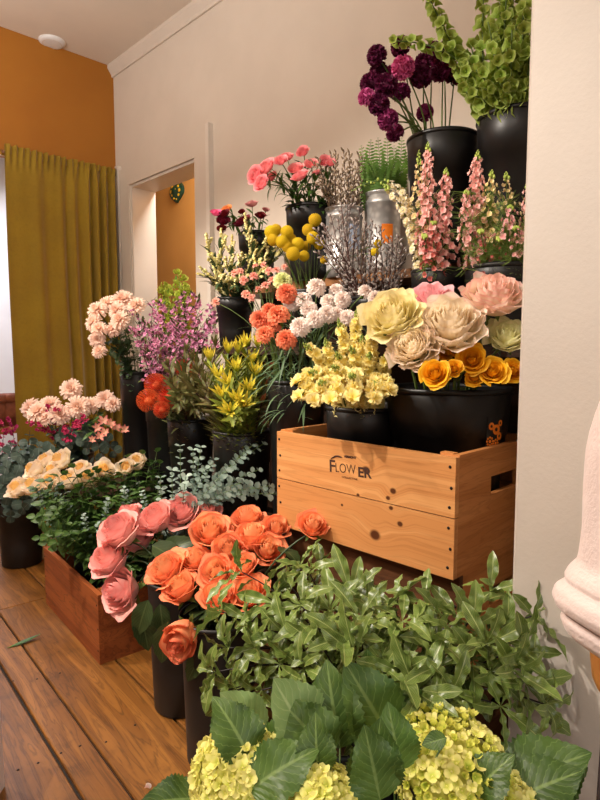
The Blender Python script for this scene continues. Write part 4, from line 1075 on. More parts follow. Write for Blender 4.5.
lk = [(428, 142, 1.66, V_lark, m_lark, 0.0165, 60, 0.38, .95), (446, 168, 1.64, V_lark, m_lark, 0.0165, 56, 0.36, .96), (419, 150, 1.70, V_lark, m_lark_w, 0.014, 30, 0.5, .92), (433, 222, 1.62, V_lark, m_lark_s, 0.013, 26, 0.45, .99), (424, 236, 1.62, V_lark, m_lark_s, 0.012, 18, 0.5, .99),
      (478, 150, 1.60, V_lark2, m_lark, 0.016, 56, 0.45, .95), (466, 190, 1.58, V_lark2, m_lark, 0.015, 34, 0.45, .97), (492, 170, 1.58, V_lark2, m_lark_w, 0.014, 30, 0.5, .95), (506, 172, 1.60, V_lark2, m_lark_w, 0.011, 18, 0.6, .95), (510, 205, 1.52, V_lark2, m_lark, 0.013, 14, 0.7, .97), (480, 230, 1.50, V_lark2, m_lark_s, 0.008, 12, 0.6, .98), (499, 238, 1.5, V_lark2, m_lark_s, 0.008, 8, 0.7, .98), (527, 182, 1.52, V_lark2, m_lark, 0.016, 44, 0.4, .95), (532, 205, 1.5, V_lark2, m_lark_w, 0.014, 30, 0.4, .95), (515, 226, 1.5, V_lark2, m_lark, 0.009, 10, 0.7, .97)]
its = []
for (px, py, d, V, mt, sz, n, s0, s1) in lk:
    r, pts = spike(P(px, py, d), V, 'larkspur', 'larkspur', None, None, mt, int(n * 1.9), s0, s1, sz * 0.74, m_stem, 0.0022, 0.3, 'floret', joined=stars, buds=m_lbud, arch=rnd(0.3, 0.6), spread=0.85, loose=0.052, taper=0.45)
    fern_tufts(r, pts, 22 if V is V_lark2 else 8, 0.3, 0.8, 0.055); its.append((px, r))
number_from_curtain(its, 'pink and blush larkspur spike on the middle step', 'larkspur')
def snap_mb():
    mb = MB(); mb.ball((0, 0, 0.35), (0.32, 0.5), 8, 5)
    for k in range(5):
        az = 2 * pi * k / 5
        def fn(u, v):
            a = 2 * u - 1; b = 0.95 - 1.2 * v
            return (0.25 + 0.75 * v * cos(b), a * 0.5 * (0.5 + 0.6 * v) * (0.6 if v > 0.95 else 1), 0.55 + 0.5 * v * sin(b) + 0.1 * sin(5 * a) * v)
        mb.grid(fn, 4, 3, Matrix.Rotation(az, 4, 'Z'))
    return mb
snap_me = [snap_mb().mesh('floret', m_snap)]
spike(P(352, 191, 1.74), V_lark, 'white_snapdragon', 'snapdragon', 'cream snapdragon bending far over the metal vases', None, snap_me, 26, 0.46, 0.80, 0.0135, m_stem, 0.003, 0.4, via=P(416, 150, 1.72), buds=m_lbud, taper=0.5, bendn=14)
spike(P(383, 184, 1.70), V_lark, 'white_snapdragon', 'snapdragon', 'white snapdragon leaning in front of the silver pussy willow', None, snap_me, 26, 0.34, 0.95, 0.0150, m_stem, 0.003, 0.4, via=P(412, 210, 1.68), buds=m_lbud, taper=0.35, bendn=14)

# ---- pussy willow
def catkin_twig(tip, V, label, group, mat_cat, cs, n, sr, lo=0.35):
    pts = vpath(V, tip, 7, arch=0.4, spread=0.85)
    for k in range(2, len(pts) - 1): pts[k] = pts[k] + Vector((rnd(-1, 1), rnd(-1, 1), 0)) * 0.004
    root = plant('pussy_willow_twig', pts, 'twig', label, group); o = Vector(root.location)
    stem_part(root, pts, sr, sr * 0.45, m_stem_b)
    at, _ = along(pts); mb = MB()
    for k in range(n):
        p, d = at(lo + (1 - lo) * (k + 0.6) / n); fm = frame(d, (0.2, 0.9, 0.3)); a = k * GA
        r = fm @ Vector((cos(a), sin(a), 0)); ax = (d * 0.9 + r * 0.7).normalized(); s = cs * rnd(0.7, 1.15)
        mb.ball((0, 0, 0), (0.42, 1.0), 6, 4, fr4(p - o + r * (sr + s * 0.25) + ax * s * 0.7, ax, None, s))
    part('catkins', mb.mesh('catkins', mat_cat), root, kind='stuff')
m_cat1 = plain('catkin_beige', rgb(176, 156, 128), rgb(134, 112, 86), 0.8, 120, sheen=0.3)
m_cat2 = plain('catkin_silver', rgb(176, 164, 156), rgb(112, 98, 92), 0.8, 120, sheen=0.3)
for k in range(30):
    f = k / 29; px = 312 + 62 * f + rnd(-2, 2); py = 149 + 10 * abs(2 * f - 1) + rnd(0, 26) * (k % 3 > 0)
    catkin_twig(P(px, py, rnd(2.14, 2.32)), V_will, 'beige pussy willow twig in the shorter metal vase, ' + ('leaning over the pink ranunculus' if px < 332 else ('upright in the middle' if px < 354 else 'leaning over the fern')), 'beige pussy willow', m_cat1, 0.0092, 26, 0.0018)
for k in range(40):
    f = k / 39; px = 312 + 96 * f + rnd(-3, 3); py = (228 - 30 * exp(-((f - .38) / .2) ** 2) + rnd(0, 44) * (k % 4 > 0)) + 8 * (f > 0.8)
    catkin_twig(P(px, py, rnd(1.74, 1.96)), V_will2, 'silver pussy willow twig in the black bucket, ' + ('leaning towards the yellow craspedia' if px < 345 else ('upright in the middle' if px < 376 else 'leaning towards the white snapdragon')), 'silver pussy willow', m_cat2, 0.0080, 20, 0.0026, 0.30)

# ---- fern
m_fern = leaf_mat('fern_green', rgb(116, 154, 64), rgb(86, 126, 46), rough=0.5)
lf = leaf_mb(1, 0.34, 'lance', 0.15, 0.3, nu=2, nv=4)
its = []
for (px, py, d) in ((361, 146, 2.2), (371, 140, 2.22), (380, 152, 2.15), (387, 136, 2.25), (394, 146, 2.2), (402, 138, 2.2), (408, 150, 2.15), (366, 160, 2.12), (398, 158, 2.1), (378, 138, 2.28), (390, 162, 2.1), (412, 164, 2.12)):
    pts = vpath(V_fern, P(px, py, d), 12, arch=0.5, spread=0.9); root = plant('fern_frond', pts, 'fern'); o = Vector(root.location)
    stem_part(root, pts, 0.0018, 0.0006, m_stem)
    at, tot = along(pts); mb = MB(); N = 22
    for k in range(N):
        f = k / (N - 1); p, dd = at(0.40 + 0.60 * f); L = 0.046 * (1 - f) ** 0.6 + 0.005
        sd = dd.cross(CAMV(p)).normalized()
        for sgn in (-1, 1):
            mb.add(lf, leaf_fr(p - o, sd * sgn + dd * 0.35, CAMV(p) + UP * 0.3, L))
    part('leaflets', mb.mesh('leaflets', m_fern), root, kind='stuff'); its.append((px, root))
number_from_curtain(its, 'upright green fern frond in the taller metal vase', 'fern fronds')

# ---- statice
m_stat = petal_mat('statice_cream', rgb(232, 212, 116), rgb(246, 236, 172), 0.2, 0.25)
m_stat_l = leaf_mat('statice_stem', rgb(76, 98, 58), rgb(58, 80, 46), rough=0.6)
fl_cone = MB().lathe([(0.05, 0), (0.28, 0.5), (0.6, 0.9), (0.02, 0.75)], 6)
its = []
for (px, py, d) in ((208, 244, 2.38), (221, 242, 2.4), (232, 250, 2.36), (247, 229, 2.42), (252, 246, 2.36), (263, 248, 2.36), (272, 252, 2.34), (281, 254, 2.34), (241, 262, 2.3), (258, 266, 2.3), (213, 264, 2.34), (228, 268, 2.3), (266, 276, 2.28), (246, 280, 2.28), (219, 282, 2.3), (236, 284, 2.28), (206, 276, 2.36)):
    pts = vpath(V_stat, P(px, py, d), 8, arch=0.45, spread=0.85); root = plant('cream_statice', pts, 'statice'); o = Vector(root.location)
    stem_part(root, pts, 0.003, 0.0014, m_stat_l)
    at, tot = along(pts); mb = MB(); br = MB()
    for k in range(13):
        p, dd = at(0.52 + 0.48 * k / 12.0); a = cone_dir(dd, 0.9) if k < 12 else dd; L = rnd(0.03, 0.055)
        q = p + (a * 0.8 + UP * 0.3) * L
        br.tube([p - o, (p + q) / 2 - o, q - o], [0.0016, 0.002, 0.001], 4)
        for j in range(11):
            f = 0.35 + 0.65 * j / 10; c = p.lerp(q, f) - o
            mb.add(fl_cone, fr4(c, cone_dir((UP + CAMV(p) * 0.5).normalized(), 0.7), None, 0.0095))
    part('branches', br.mesh('branches', m_stat_l), root, kind='stuff')
    part('florets', mb.mesh('florets', m_stat), root, kind='stuff'); its.append((px, root))
    lv = MB()
    for k in range(14):
        p, dd = at(0.35 + 0.045 * k); lv.add(leaf_mb(0.06, 0.015, 'lance', 0.2, 0.3, nu=2, nv=4), leaf_fr(p - o, cone_dir(dd, 0.6), UP, 1))
    part('stem_wings', lv.mesh('stem_wings', m_stat_l), root, kind='stuff')
number_from_curtain(its, 'cream yellow statice stem on the middle step', 'cream statice')

# ---- waxflower and other sprays
star5 = star_mb(5, 5, 0.25)
def spray(tip, V, name, label, group, mat, fs, n, width, stem_m, leafy=None, lo=0.45, cat='spray', bud=None, nb=14):
    pts = vpath(V, tip, 7, arch=0.45, spread=0.85); root = plant(name, pts, cat, label, group); o = Vector(root.location)
    stem_part(root, pts, 0.002, 0.001, stem_m)
    at, _ = along(pts); br = MB(); mb = MB(); lv = MB()
    for k in range(nb):
        p, d = at(lo + (1 - lo) * (k + 1) / nb); a = cone_dir(d, 0.95); L = width * rnd(0.6, 1.1)
        q = p + (a + UP * 0.2).normalized() * L
        br.tube([p - o, q - o], [0.001, 0.0006], 3)
        for j in range(n):
            f = rnd(0.35, 1.0); c = p.lerp(q, f) + Vector((rnd(-1, 1), rnd(-1, 1), rnd(-1, 1))) * width * 0.22
            mb.add(star5 if not bud else bud, fr4(c - o, cone_dir((CAMV(c) + UP).normalized(), 0.9), None, fs * rnd(0.7, 1.2)))
            if leafy and j % 2 == 0:
                lv.add(lf, leaf_fr(c - o, cone_dir(a, 1.0), UP, leafy[1] * rnd(0.7, 1.3)))
    part('branches', br.mesh('branches', stem_m), root, kind='stuff')
    part('florets', mb.mesh('florets', mat), root, kind='stuff')
    if leafy: part('foliage', lv.mesh('foliage', leafy[0]), root, kind='stuff')
    return root
m_wax = petal_mat('waxflower_mauve', rgb(206, 118, 162), rgb(236, 172, 200), 0.2, 0.25)
m_waxl = leaf_mat('waxflower_leaf', rgb(96, 106, 52), rgb(74, 84, 44), rough=0.5)
its = []
for (px, py, d) in ((140, 322, 2.6), (152, 312, 2.62), (163, 310, 2.58), (175, 306, 2.6), (188, 306, 2.58), (200, 310, 2.55), (211, 314, 2.52), (220, 320, 2.5), (148, 338, 2.5), (160, 330, 2.48), (173, 324, 2.5), (186, 322, 2.48), (198, 326, 2.45), (212, 332, 2.45), (166, 346, 2.42), (180, 342, 2.42), (193, 344, 2.42), (154, 350, 2.45), (206, 344, 2.4), (172, 358, 2.4), (135, 334, 2.55)):
    its.append((px, spray(P(px, py, d), V_wax, 'waxflower_spray', None, None, m_wax, 0.0095, 7, 0.06, m_stem_b, (m_waxl, 0.03))))
number_from_curtain(its[:20], 'mauve waxflower spray on the low bench', 'mauve waxflower')
its[20][1]['label'] = 'mauve waxflower spray reaching into the peach chrysanthemums'; its[20][1]['group'] = 'mauve waxflower'
m_wht = petal_mat('white_filler', rgb(226, 226, 200), rgb(240, 240, 226), 0.1, 0.2)
spray(P(139, 344, 2.7), V_mum, 'white_filler_spray', 'fine white filler spray below the peach chrysanthemums', None, m_wht, 0.004, 16, 0.05, m_stem, (m_waxl, 0.012))
m_lime = petal_mat('lime_flower', rgb(160, 176, 40), rgb(204, 214, 96), 0.2, 0.3)
limeb = ranun_mb(7, 6)
its = []
for (px, py, d) in ((179, 282, 2.75), (164, 292, 2.72), (172, 288, 2.76), (187, 291, 2.72), (168, 299, 2.68), (184, 300, 2.7)):
    its.append((px, spray(P(px, py, d), V_wax, 'lime_hellebore', None, None, m_lime, 0.021, 2, 0.05, m_stem, (m_leaf_lt, 0.03), lo=0.72, bud=limeb, nb=8)))
number_from_curtain(its, 'lime green flowering stem in front of the doorway', 'lime flowering stems')
m_mgw = petal_mat('waxflower_magenta', rgb(160, 26, 76), rgb(206, 60, 110), 0.25, 0.25)
its = []
for (px, py, d) in ((4, 430, 3.0), (12, 424, 3.02), (34, 424, 2.95), (48, 410, 2.95), (58, 408, 2.96), (66, 430, 2.86), (76, 426, 2.86), (83, 418, 2.9), (70, 440, 2.84)):
    its.append((px, spray(P(px, py, d), V_mix if px > 20 else V_euc, 'magenta_waxflower', None, None, m_mgw, 0.010, 4, 0.045, m_stem_b, None, lo=0.7, nb=9)))
number_from_curtain(its, 'magenta waxflower spray below the curtain', 'magenta waxflower')
m_als = petal_mat('alstroemeria_pink', rgb(248, 200, 170), rgb(238, 138, 130), 0.15, 0.25)
als = star_mb(9, 6, 0.5, 0.17).mesh('bloom', m_als)
heads([(104, 421, 2.84, 7), (110, 424, 2.82, 6), (97, 428, 2.84, 6), (105, 432, 2.8, 6), (116, 428, 2.84, 6), (100, 437, 2.8, 6), (124, 430, 2.84, 6), (92, 440, 2.8, 5)], [als], V_mix, 'alstroemeria_stem', 'alstroemeria', 'salmon pink alstroemeria below the curtain', 'pink alstroemeria', m_stem, leaf=[leaf_mb(0.07, 0.02, 'lance', 0.2, 0.6, nu=2, nv=6).mesh('leaf', m_leaf_md)], nleaf=6, toward=0.9, lo=0.4)

# ---- pincushion protea
def pin_mb(seed):
    rs = random.Random(seed); st = MB()
    for i in range(240):
        z = 1 - 1.35 * (i + 0.5) / 240; r = sqrt(max(0, 1 - z * z)); a = i * GA + rs.uniform(-.1, .1)
        d = Vector((r * cos(a), r * sin(a), z)); tv = Vector((-sin(a), cos(a), 0)) * 0.1
        p0_, p1_, p2_, p3_ = d * 0.45, d * 0.8 + Vector((0, 0, 0.02)) + tv * 0.5, d * 0.98 + Vector((0, 0, 0.14)) + tv, d * 0.92 + Vector((0, 0, 0.3)) + tv
        st.tube([p0_, p1_, p2_, p3_], [0.018, 0.017, 0.014, 0.028], 3, False)
    st.ball((0, 0, 0.1), 0.42, 10, 6)
    return st
m_pin = petal_mat('pincushion_red', rgb(206, 48, 26), rgb(242, 122, 72), 0.2, 0.1, tip_at=(0.2, 0.9))
pin_me = [pin_mb(s).mesh('styles', m_pin) for s in (1, 2)]
m_pleaf = leaf_mat('protea_leaf', rgb(104, 116, 62), rgb(76, 92, 48), rgb(150, 150, 90), edge=rgb(150, 70, 50), rough=0.5)
pleaf = [leaf_mb(0.075, 0.016, 'lance', 0.2, c, nu=2, nv=6).mesh('leaf', m_pleaf) for c in (0.2, -0.3, 0.6)]
heads([(150, 402, 2.35, 12), (158, 386, 2.40, 12), (170, 398, 2.32, 12), (163, 410, 2.28, 9), (184, 369, 2.42, 9)], pin_me, V_pinc, 'pincushion_protea', 'protea', 'red orange pincushion protea on the low bench', 'pincushion proteas', m_stem_d, sr=0.0035, part_name='styles', leaf=pleaf, nleaf=24, lo=0.25, face=(-0.6, 0.1, 0.5), toward=0.4, spread=0.9)

# ---- leucadendron
m_brac = petal_mat('leucadendron_bract', rgb(150, 160, 40), rgb(232, 212, 74), 0.25, 0.3, tip_at=(0.1, 0.8))
m_leul = leaf_mat('leucadendron_leaf', rgb(146, 158, 60), rgb(112, 128, 46), rgb(176, 176, 90), edge=rgb(150, 110, 60), rough=0.5)
m_leud = leaf_mat('leucadendron_dark_leaf', rgb(104, 96, 56), rgb(94, 106, 54), rgb(150, 130, 80), edge=rgb(150, 70, 60), rough=0.5)
brac = [leaf_mb(0.06, 0.0105, 'lance', 0.35, c, nu=2, nv=6).mesh('bract', m_brac) for c in (-0.3, 0.1, -0.6)]
m_brac2 = petal_mat('leucadendron_bract_rose', rgb(170, 150, 70), rgb(196, 110, 80), 0.25, 0.3)
brac2 = [leaf_mb(0.05, 0.016, 'lance', 0.4, c, nu=2, nv=6).mesh('bract', m_brac2) for c in (-0.6, -0.9)]
leul = [leaf_mb(0.06, 0.010, 'lance', 0.2, c, nu=2, nv=5).mesh('leaf', m_leul) for c in (0.2, -0.2)]
leud = [leaf_mb(0.07, 0.011, 'lance', 0.2, c, nu=2, nv=5).mesh('leaf', m_leud) for c in (0.2, -0.2)]
its = []; its2 = []
for (px, py, d, dk) in ((228, 352, 2.0, 0), (246, 346, 2.02, 0), (249, 390, 1.92, 0), (222, 396, 1.92, 0), (237, 400, 1.88, 0), (210, 360, 2.04, 0), (236, 370, 1.96, 0), (258, 347, 2.06, 0), (266, 386, 1.98, 1), (270, 370, 2.0, 1), (198, 372, 2.06, 1), (186, 384, 2.1, 1), (205, 382, 2.0, 1), (192, 360, 2.12, 1), (180, 372, 2.14, 1), (215, 345, 2.1, 1), (204, 396, 1.98, 1), (262, 402, 1.96, 1), (218, 378, 1.98, 0), (238, 352, 2.0, 0), (252, 362, 1.98, 0), (228, 384, 1.92, 0), (244, 406, 1.88, 0), (230, 412, 1.86, 0), (256, 374, 1.96, 0), (172, 384, 2.2, 2), (180, 392, 2.16, 2), (190, 396, 2.12, 2), (198, 388, 2.14, 2), (208, 404, 2.1, 2), (176, 402, 2.18, 2), (196, 408, 2.14, 2), (186, 352, 2.3, 2), (204, 356, 2.26, 2), (168, 366, 2.3, 2)):
    pts = vpath(V_leuc if dk < 2 else V_pinc, P(px, py, d), 7, arch=0.4, spread=0.9); root = plant('leucadendron_stem', pts, 'leucadendron'); o = Vector(root.location)
    stem_part(root, pts, 0.003, 0.002, m_stem if not dk else m_stem_b)
    at, _ = along(pts); p, dd = at(0.985)
    ax = (dd + CAMV(p) * 0.35 + UP * 0.4).normalized(); fm = frame(ax)
    bs = brac if not dk else (brac2 if px > 260 else leud)
    for k in range(19 if not dk else 9):
        inner = k < 8; el = (0.28 if inner else 0.62) + rnd(-.12, .12); a = k * GA
        v = fm @ Vector((sin(el) * cos(a), sin(el) * sin(a), cos(el)))
        part('bract', random.choice(bs), root, leaf_fr(p - o, v, ax - v * 0.3, (0.75 if inner else 1.0) * rnd(0.9, 1.1)))
    mb = MB(); lm = m_leul if not dk else m_leud; src = leaf_mb(0.065, 0.016, 'lance', 0.2, 0.1, nu=2, nv=5)
    for k in range(46):
        q, d2 = at(0.34 + 0.62 * k / 46); v = frame(d2) @ Vector((sin(0.75) * cos(k * GA), sin(0.75) * sin(k * GA), cos(0.75)))
        mb.add(src, leaf_fr(q - o, v, d2, rnd(0.8, 1.25)))
    part('foliage', mb.mesh('foliage', lm), root, kind='stuff'); (its if not dk else its2).append((px, root))
number_from_curtain(its, 'bright yellow leucadendron stem on the low bench', 'yellow leucadendron')
number_from_curtain(its2, 'olive leucadendron stem with reddish leaf edges on the low bench', 'olive leucadendron')

# ---- round-leaf eucalyptus
m_eucL = leaf_mat('eucalyptus_leaf', rgb(76, 92, 80), rgb(56, 74, 64), rgb(106, 122, 108), rough=0.55, var=0.35)
eucL = [leaf_mb(0.080, 0.074, 'round', 0.1, c, wave=0.05, nu=5, nv=8).mesh('leaf', m_eucL) for c in (0.2, 0.5, -0.2)]
its = []
for (px, py, d) in ((10, 440, 2.9), (24, 446, 2.86), (40, 444, 2.86), (52, 452, 2.82), (70, 446, 2.84), (88, 452, 2.8), (104, 458, 2.78), (118, 456, 2.82), (4, 466, 2.8), (16, 476, 2.76), (6, 500, 2.74), (24, 512, 2.76), (10, 520, 2.8), (30, 430, 2.9), (60, 462, 2.78), (-6, 450, 2.85), (95, 440, 2.9), (44, 505, 2.78), (34, 456, 2.84), (62, 440, 2.88), (82, 440, 2.86), (110, 444, 2.86), (20, 462, 2.82), (2, 484, 2.78), (48, 448, 2.84)):
    pts = vpath(V_euc if px < 62 else V_mix, P(px, py, d), 8, arch=0.6, spread=0.85); root = plant('round_leaf_eucalyptus', pts, 'eucalyptus'); o = Vector(root.location)
    stem_part(root, pts, 0.0025, 0.0012, m_stem_b)
    at, tot = along(pts)
    for k in range(22):
        p, dd = at(0.38 + 0.61 * (k // 2) / 10.6); fm = frame(dd, (0.2, 0.3, 0.9)); a = (k // 2) * 1.4 + (k % 2) * pi
        r = fm @ Vector((cos(a), sin(a), 0))
        part('leaf', random.choice(eucL), root, leaf_fr(p - o, r + dd * 0.25 + UP * rnd(-.4, .3), dd * 0.4 + UP * 0.4 + CAMV(p) * 1.0, rnd(0.7, 1.1) * (1 - 0.02 * k)))
    its.append((px, root))
number_from_curtain(its, 'grey green round-leaf eucalyptus branch below the curtain', 'round-leaf eucalyptus')

# ---- small-leaf eucalyptus
m_eucS = leaf_mat('baby_eucalyptus_leaf', rgb(160, 176, 162), rgb(126, 148, 136), rough=0.6, var=0.35)
rl = leaf_mb(1, 0.85, 'round', 0.15, 0.2, nu=2, nv=4)
def beuc(tip, V, sz=0.032, n=19, lo=0.4, via=None):
    pts = vpath(V, tip, 8, arch=0.5, spread=0.8); root = plant('small_leaf_eucalyptus', pts, 'eucalyptus'); o = Vector(root.location)
    stem_part(root, pts, 0.0016, 0.0008, m_stem)
    at, _ = along(pts); mb = MB()
    for k in range(n):
        p, dd = at(lo + (1 - lo) * k / (n - 1)); fm = frame(dd, (0.2, 0.3, 0.9)); a = k * pi / 2
        for s in (0, pi):
            r = fm @ Vector((cos(a + s), sin(a + s), 0))
            mb.add(rl, leaf_fr(p - o, r + dd * rnd(0.2, 0.7), dd + CAMV(p) * 0.4 + cone_dir(UP, 1.0) * 0.5, sz * (1 - 0.35 * k / n) * rnd(0.85, 1.15)))
    part('leaves', mb.mesh('leaves', m_eucS), root, kind='stuff')
    return root
its = []
for (px, py, d) in ((180, 446, 2.0), (193, 450, 2.02), (201, 447, 2.0), (172, 470, 1.95), (186, 476, 1.92), (205, 468, 1.95), (214, 460, 2.0), (226, 470, 1.9), (238, 462, 1.92), (246, 452, 1.95), (252, 446, 1.95), (263, 444, 1.98), (258, 470, 1.88), (270, 486, 1.82), (277, 494, 1.8), (244, 482, 1.85), (160, 478, 1.98), (216, 484, 1.88), (232, 490, 1.85), (262, 488, 1.82)):
    its.append((px, beuc(P(px, py, d), V_beuc)))
number_from_curtain(its, 'pale small-leaf eucalyptus sprig behind the roses', 'small-leaf eucalyptus behind the roses')
its = []
for (px, py, d) in ((55, 491, 2.36), (98, 524, 2.16), (57, 524, 2.28), (104, 536, 2.14), (124, 488, 2.36), (142, 492, 2.3), (108, 500, 2.3), (84, 515, 2.22)):
    its.append((px, beuc(P(px, py, d), V_mint, 0.026, 20, 0.45)))
number_from_curtain(its, 'pale eucalyptus sprig among the mint in the wooden box', 'small-leaf eucalyptus in the box')

# ---- mint
m_mint = leaf_mat('mint_leaf', rgb(78, 108, 46), rgb(54, 82, 34), rgb(108, 134, 72), rough=0.5, var=0.35)
mintl = leaf_mb(1, 0.6, 'ovate', 0.25, 0.6, wave=0.05, nu=4, nv=6, serr=0.05)
its = []
for k in range(96):
    a = k / 95.0
    px = 34 + 130 * ((k * 0.618) % 1); f = (px - 34) / 130
    py = (484, 502, 520, 540)[k % 4] - 28 * f + rnd(-8, 8); d = 2.5 - 0.36 * ((py - 460) / 90) + 0.1 * (f - .5)
    if k >= 88: px = 58 + 9 * (k - 88); py = 548 + 3 * (k - 88); d = 2.26 - 0.02 * (k - 88)
    V = V_mint if px > 60 else V_crm
    pts = vpath(V, P(px, py, d), 7, arch=0.6, spread=0.85); root = plant('mint_sprig', pts, 'herb'); o = Vector(root.location)
    stem_part(root, pts, 0.002, 0.001, m_stem)
    at, _ = along(pts); mb = MB()
    for j in range(9):
        p, dd = at(0.4 + 0.6 * j / 8); fm = frame(dd, (0.2, 0.3, 0.9)); b_ = j * pi / 2
        for s in (0, pi):
            r = fm @ Vector((cos(b_ + s), sin(b_ + s), 0)); mb.add(mintl, leaf_fr(p - o, r + dd * 0.5 + UP * 0.2, dd + UP * 0.5, 0.068 * (1 - 0.045 * j) * rnd(0.8, 1.2)))
    part('leaves', mb.mesh('leaves', m_mint), root, kind='stuff'); its.append((px, root))
for px, o in its:
    tag(o, 'bushy green mint sprig ' + ('under the cream roses at the curtain end of the box' if px < 70 else ('in the middle of the reddish wooden box' if px < 118 else 'behind the pink roses at the near end of the box')), group='mint sprigs in the wooden box')

# ================================================================== pittosporum in front of the crate
m_pit = leaf_mat('pittosporum_leaf', rgb(112, 132, 60), rgb(82, 106, 46), rgb(176, 186, 118), edge=rgb(154, 166, 94), rough=0.32, var=0.45, spec=0.5, side=11)
m_pit2 = leaf_mat('pittosporum_leaf_underside', rgb(156, 170, 104), rgb(134, 150, 84), rgb(186, 194, 134), rough=0.4, var=0.3, side=11)
pit = []
for k, (L, W, c, w, n, tw) in enumerate(((0.092, 0.028, 0.6, 0.15, 3, 0.4), (0.08, 0.025, 1.3, 0.17, 3, -0.7), (0.108, 0.030, 0.5, 0.14, 3.5, 0.8), (0.07, 0.024, 1.8, 0.16, 2.5, 0.4), (0.058, 0.022, 0.4, 0.15, 2.5, -0.8), (0.085, 0.028, 1.0, 0.15, 3, 2.4))):
    pit.append(leaf_mb(L, W, 'obov', 0.35, c, wave=w, wn=n, nu=6, nv=18, ph=k, twist=tw).mesh('leaf', m_pit if k < 5 else m_pit2))
pt = [(300, 566, 1.30), (322, 572, 1.30), (228, 648, 1.12), (216, 672, 1.08), (280, 664, 1.06), (400, 672, 0.98), (436, 668, 0.98), (486, 644, 1.0), (356, 656, 1.0), (324, 650, 1.04), (446, 628, 1.05), (510, 668, 0.97), (390, 640, 1.05), (242, 572, 1.26), (222, 612, 1.18), (262, 645, 1.10), (236, 688, 1.06), (292, 588, 1.22), (302, 606, 1.12), (310, 574, 1.24), (330, 610, 1.15), (344, 640, 1.02), (350, 594, 1.20), (378, 620, 1.12), (395, 606, 1.16), (402, 622, 1.06), (424, 604, 1.12), (432, 644, 1.02), (458, 620, 1.10), (489, 592, 1.12), (472, 660, 1.02), (502, 640, 1.04), (532, 616, 1.04), (524, 682, 0.98), (544, 704, 0.96), (384, 668, 0.99), (304, 668, 1.02), (450, 694, 0.96), (500, 706, 0.95), (416, 692, 0.96), (276, 604, 1.18), (262, 690, 1.04), (332, 700, 0.99), (360, 620, 1.08), (520, 650, 1.0), (470, 630, 1.06), (288, 636, 1.10), (318, 626, 1.08), (368, 604, 1.18), (412, 652, 1.02), (250, 622, 1.15), (490, 672, 0.98), (374, 642, 1.04)]
its = []
for (px, py, d) in pt:
    pts = vpath(V_pitt, P(px, py, d), 9, arch=0.5, spread=0.9); root = plant('pittosporum_branch', pts, 'branch'); o = Vector(root.location)
    stem_part(root, pts, 0.0032, 0.0014, m_stem_k, 6)
    at, tot = along(pts)
    n = 11
    for k in range(n):
        f = 0.45 + 0.5 * k / (n - 1); p, dd = at(f); v = frame(dd) @ Vector((sin(0.95) * cos(k * GA), sin(0.95) * sin(k * GA), cos(0.95)))
        part('leaf', random.choice(pit), root, leaf_fr(p - o, v + cone_dir(v, 1.2) * 0.4 - UP * rnd(-0.1, 0.4), dd + UP * 0.5 + CAMV(p) * 0.2 + cone_dir(UP, 3.1) * 0.8, rnd(0.55, 1.1)))
    p, dd = at(1.0)
    for k in range(6):
        el = rnd(0.5, 1.25); a = k * 2 * pi / 6 + rnd(-.25, .25); v = frame((dd + CAMV(p) * 0.3).normalized()) @ Vector((sin(el) * cos(a), sin(el) * sin(a), cos(el)))
        part('leaf', random.choice(pit[:3]), root, leaf_fr(p - o, v, dd + CAMV(p) * 0.4 + cone_dir(UP, 3.1) * 0.5, rnd(0.65, 1.05)))
    its.append((px, root))
its.sort(key=lambda t: t[0])
third = len(its) // 3 + 1
number_from_curtain(its[:third], 'wavy-leaved pittosporum branch beside the orange roses', 'pittosporum branches')
number_from_curtain(its[third:2 * third], 'wavy-leaved pittosporum branch below the printed crate', 'pittosporum branches')
number_from_curtain(its[2 * third:], 'wavy-leaved pittosporum branch close to the pillar', 'pittosporum branches')

# ================================================================== hydrangeas
m_hydl = leaf_mat('hydrangea_leaf', rgb(88, 116, 50), rgb(58, 86, 38), rgb(124, 148, 82), rough=0.42, side=8, var=0.45, transl=0.22, bump=0.35)
m_hydp = leaf_mat('hydrangea_leaf_underside', rgb(150, 178, 112), rgb(130, 160, 98), rgb(176, 196, 140), rough=0.5, side=8, var=0.2, transl=0.25, bump=0.3)
hl = [leaf_mb(0.115, 0.082, 'ovate', 0.22, c, wave=w, wn=2, serr=0.05, nu=8, nv=30, ph=c * 3).mesh('leaf', m_hydl) for c, w in ((0.35, 0.05), (0.7, 0.07), (0.1, 0.06), (1.0, 0.09))]
hlp = [leaf_mb(0.105, 0.080, 'ovate', 0.18, c, wave=0.05, wn=2, serr=0.035, nu=8, nv=26).mesh('leaf', m_hydp) for c in (0.3, -0.2)]
def hyd_floret(seed, cup):
    rs = random.Random(seed); mb = MB()
    for k in range(4):
        az = k * pi / 2 + rs.uniform(-.15, .15); c2 = cup + rs.uniform(-.15, .15)
        def fn(u, v):
            a = 2 * u - 1; wd = 0.62 * sqrt(max(0.02, 1 - (1.9 * v - 0.85) ** 2 * 0.8)) * (0.35 + 0.75 * v if v < 0.6 else 0.8)
            return (v * cos(c2) + 0.02, a * wd, v * sin(c2) + 0.12 * a * a + 0.06 * sin(3 * a + seed))
        mb.grid(fn, 4, 3, Matrix.Rotation(az, 4, 'Z'))
    mb.ball((0, 0, 0.08), 0.13, 6, 4)
    return mb
m_hydf = petal_mat('hydrangea_sepal', rgb(206, 210, 70), rgb(244, 238, 150), 0.22, 0.3, tip_at=(0.0, 0.75))
m_hydg = petal_mat('hydrangea_sepal_lime', rgb(170, 192, 54), rgb(230, 228, 112), 0.22, 0.3, tip_at=(0.0, 0.85))
hf = [hyd_floret(1, 0.5).mesh('floret', m_hydf), hyd_floret(2, 0.8).mesh('floret', m_hydf), hyd_floret(3, 0.3).mesh('floret', m_hydf)]
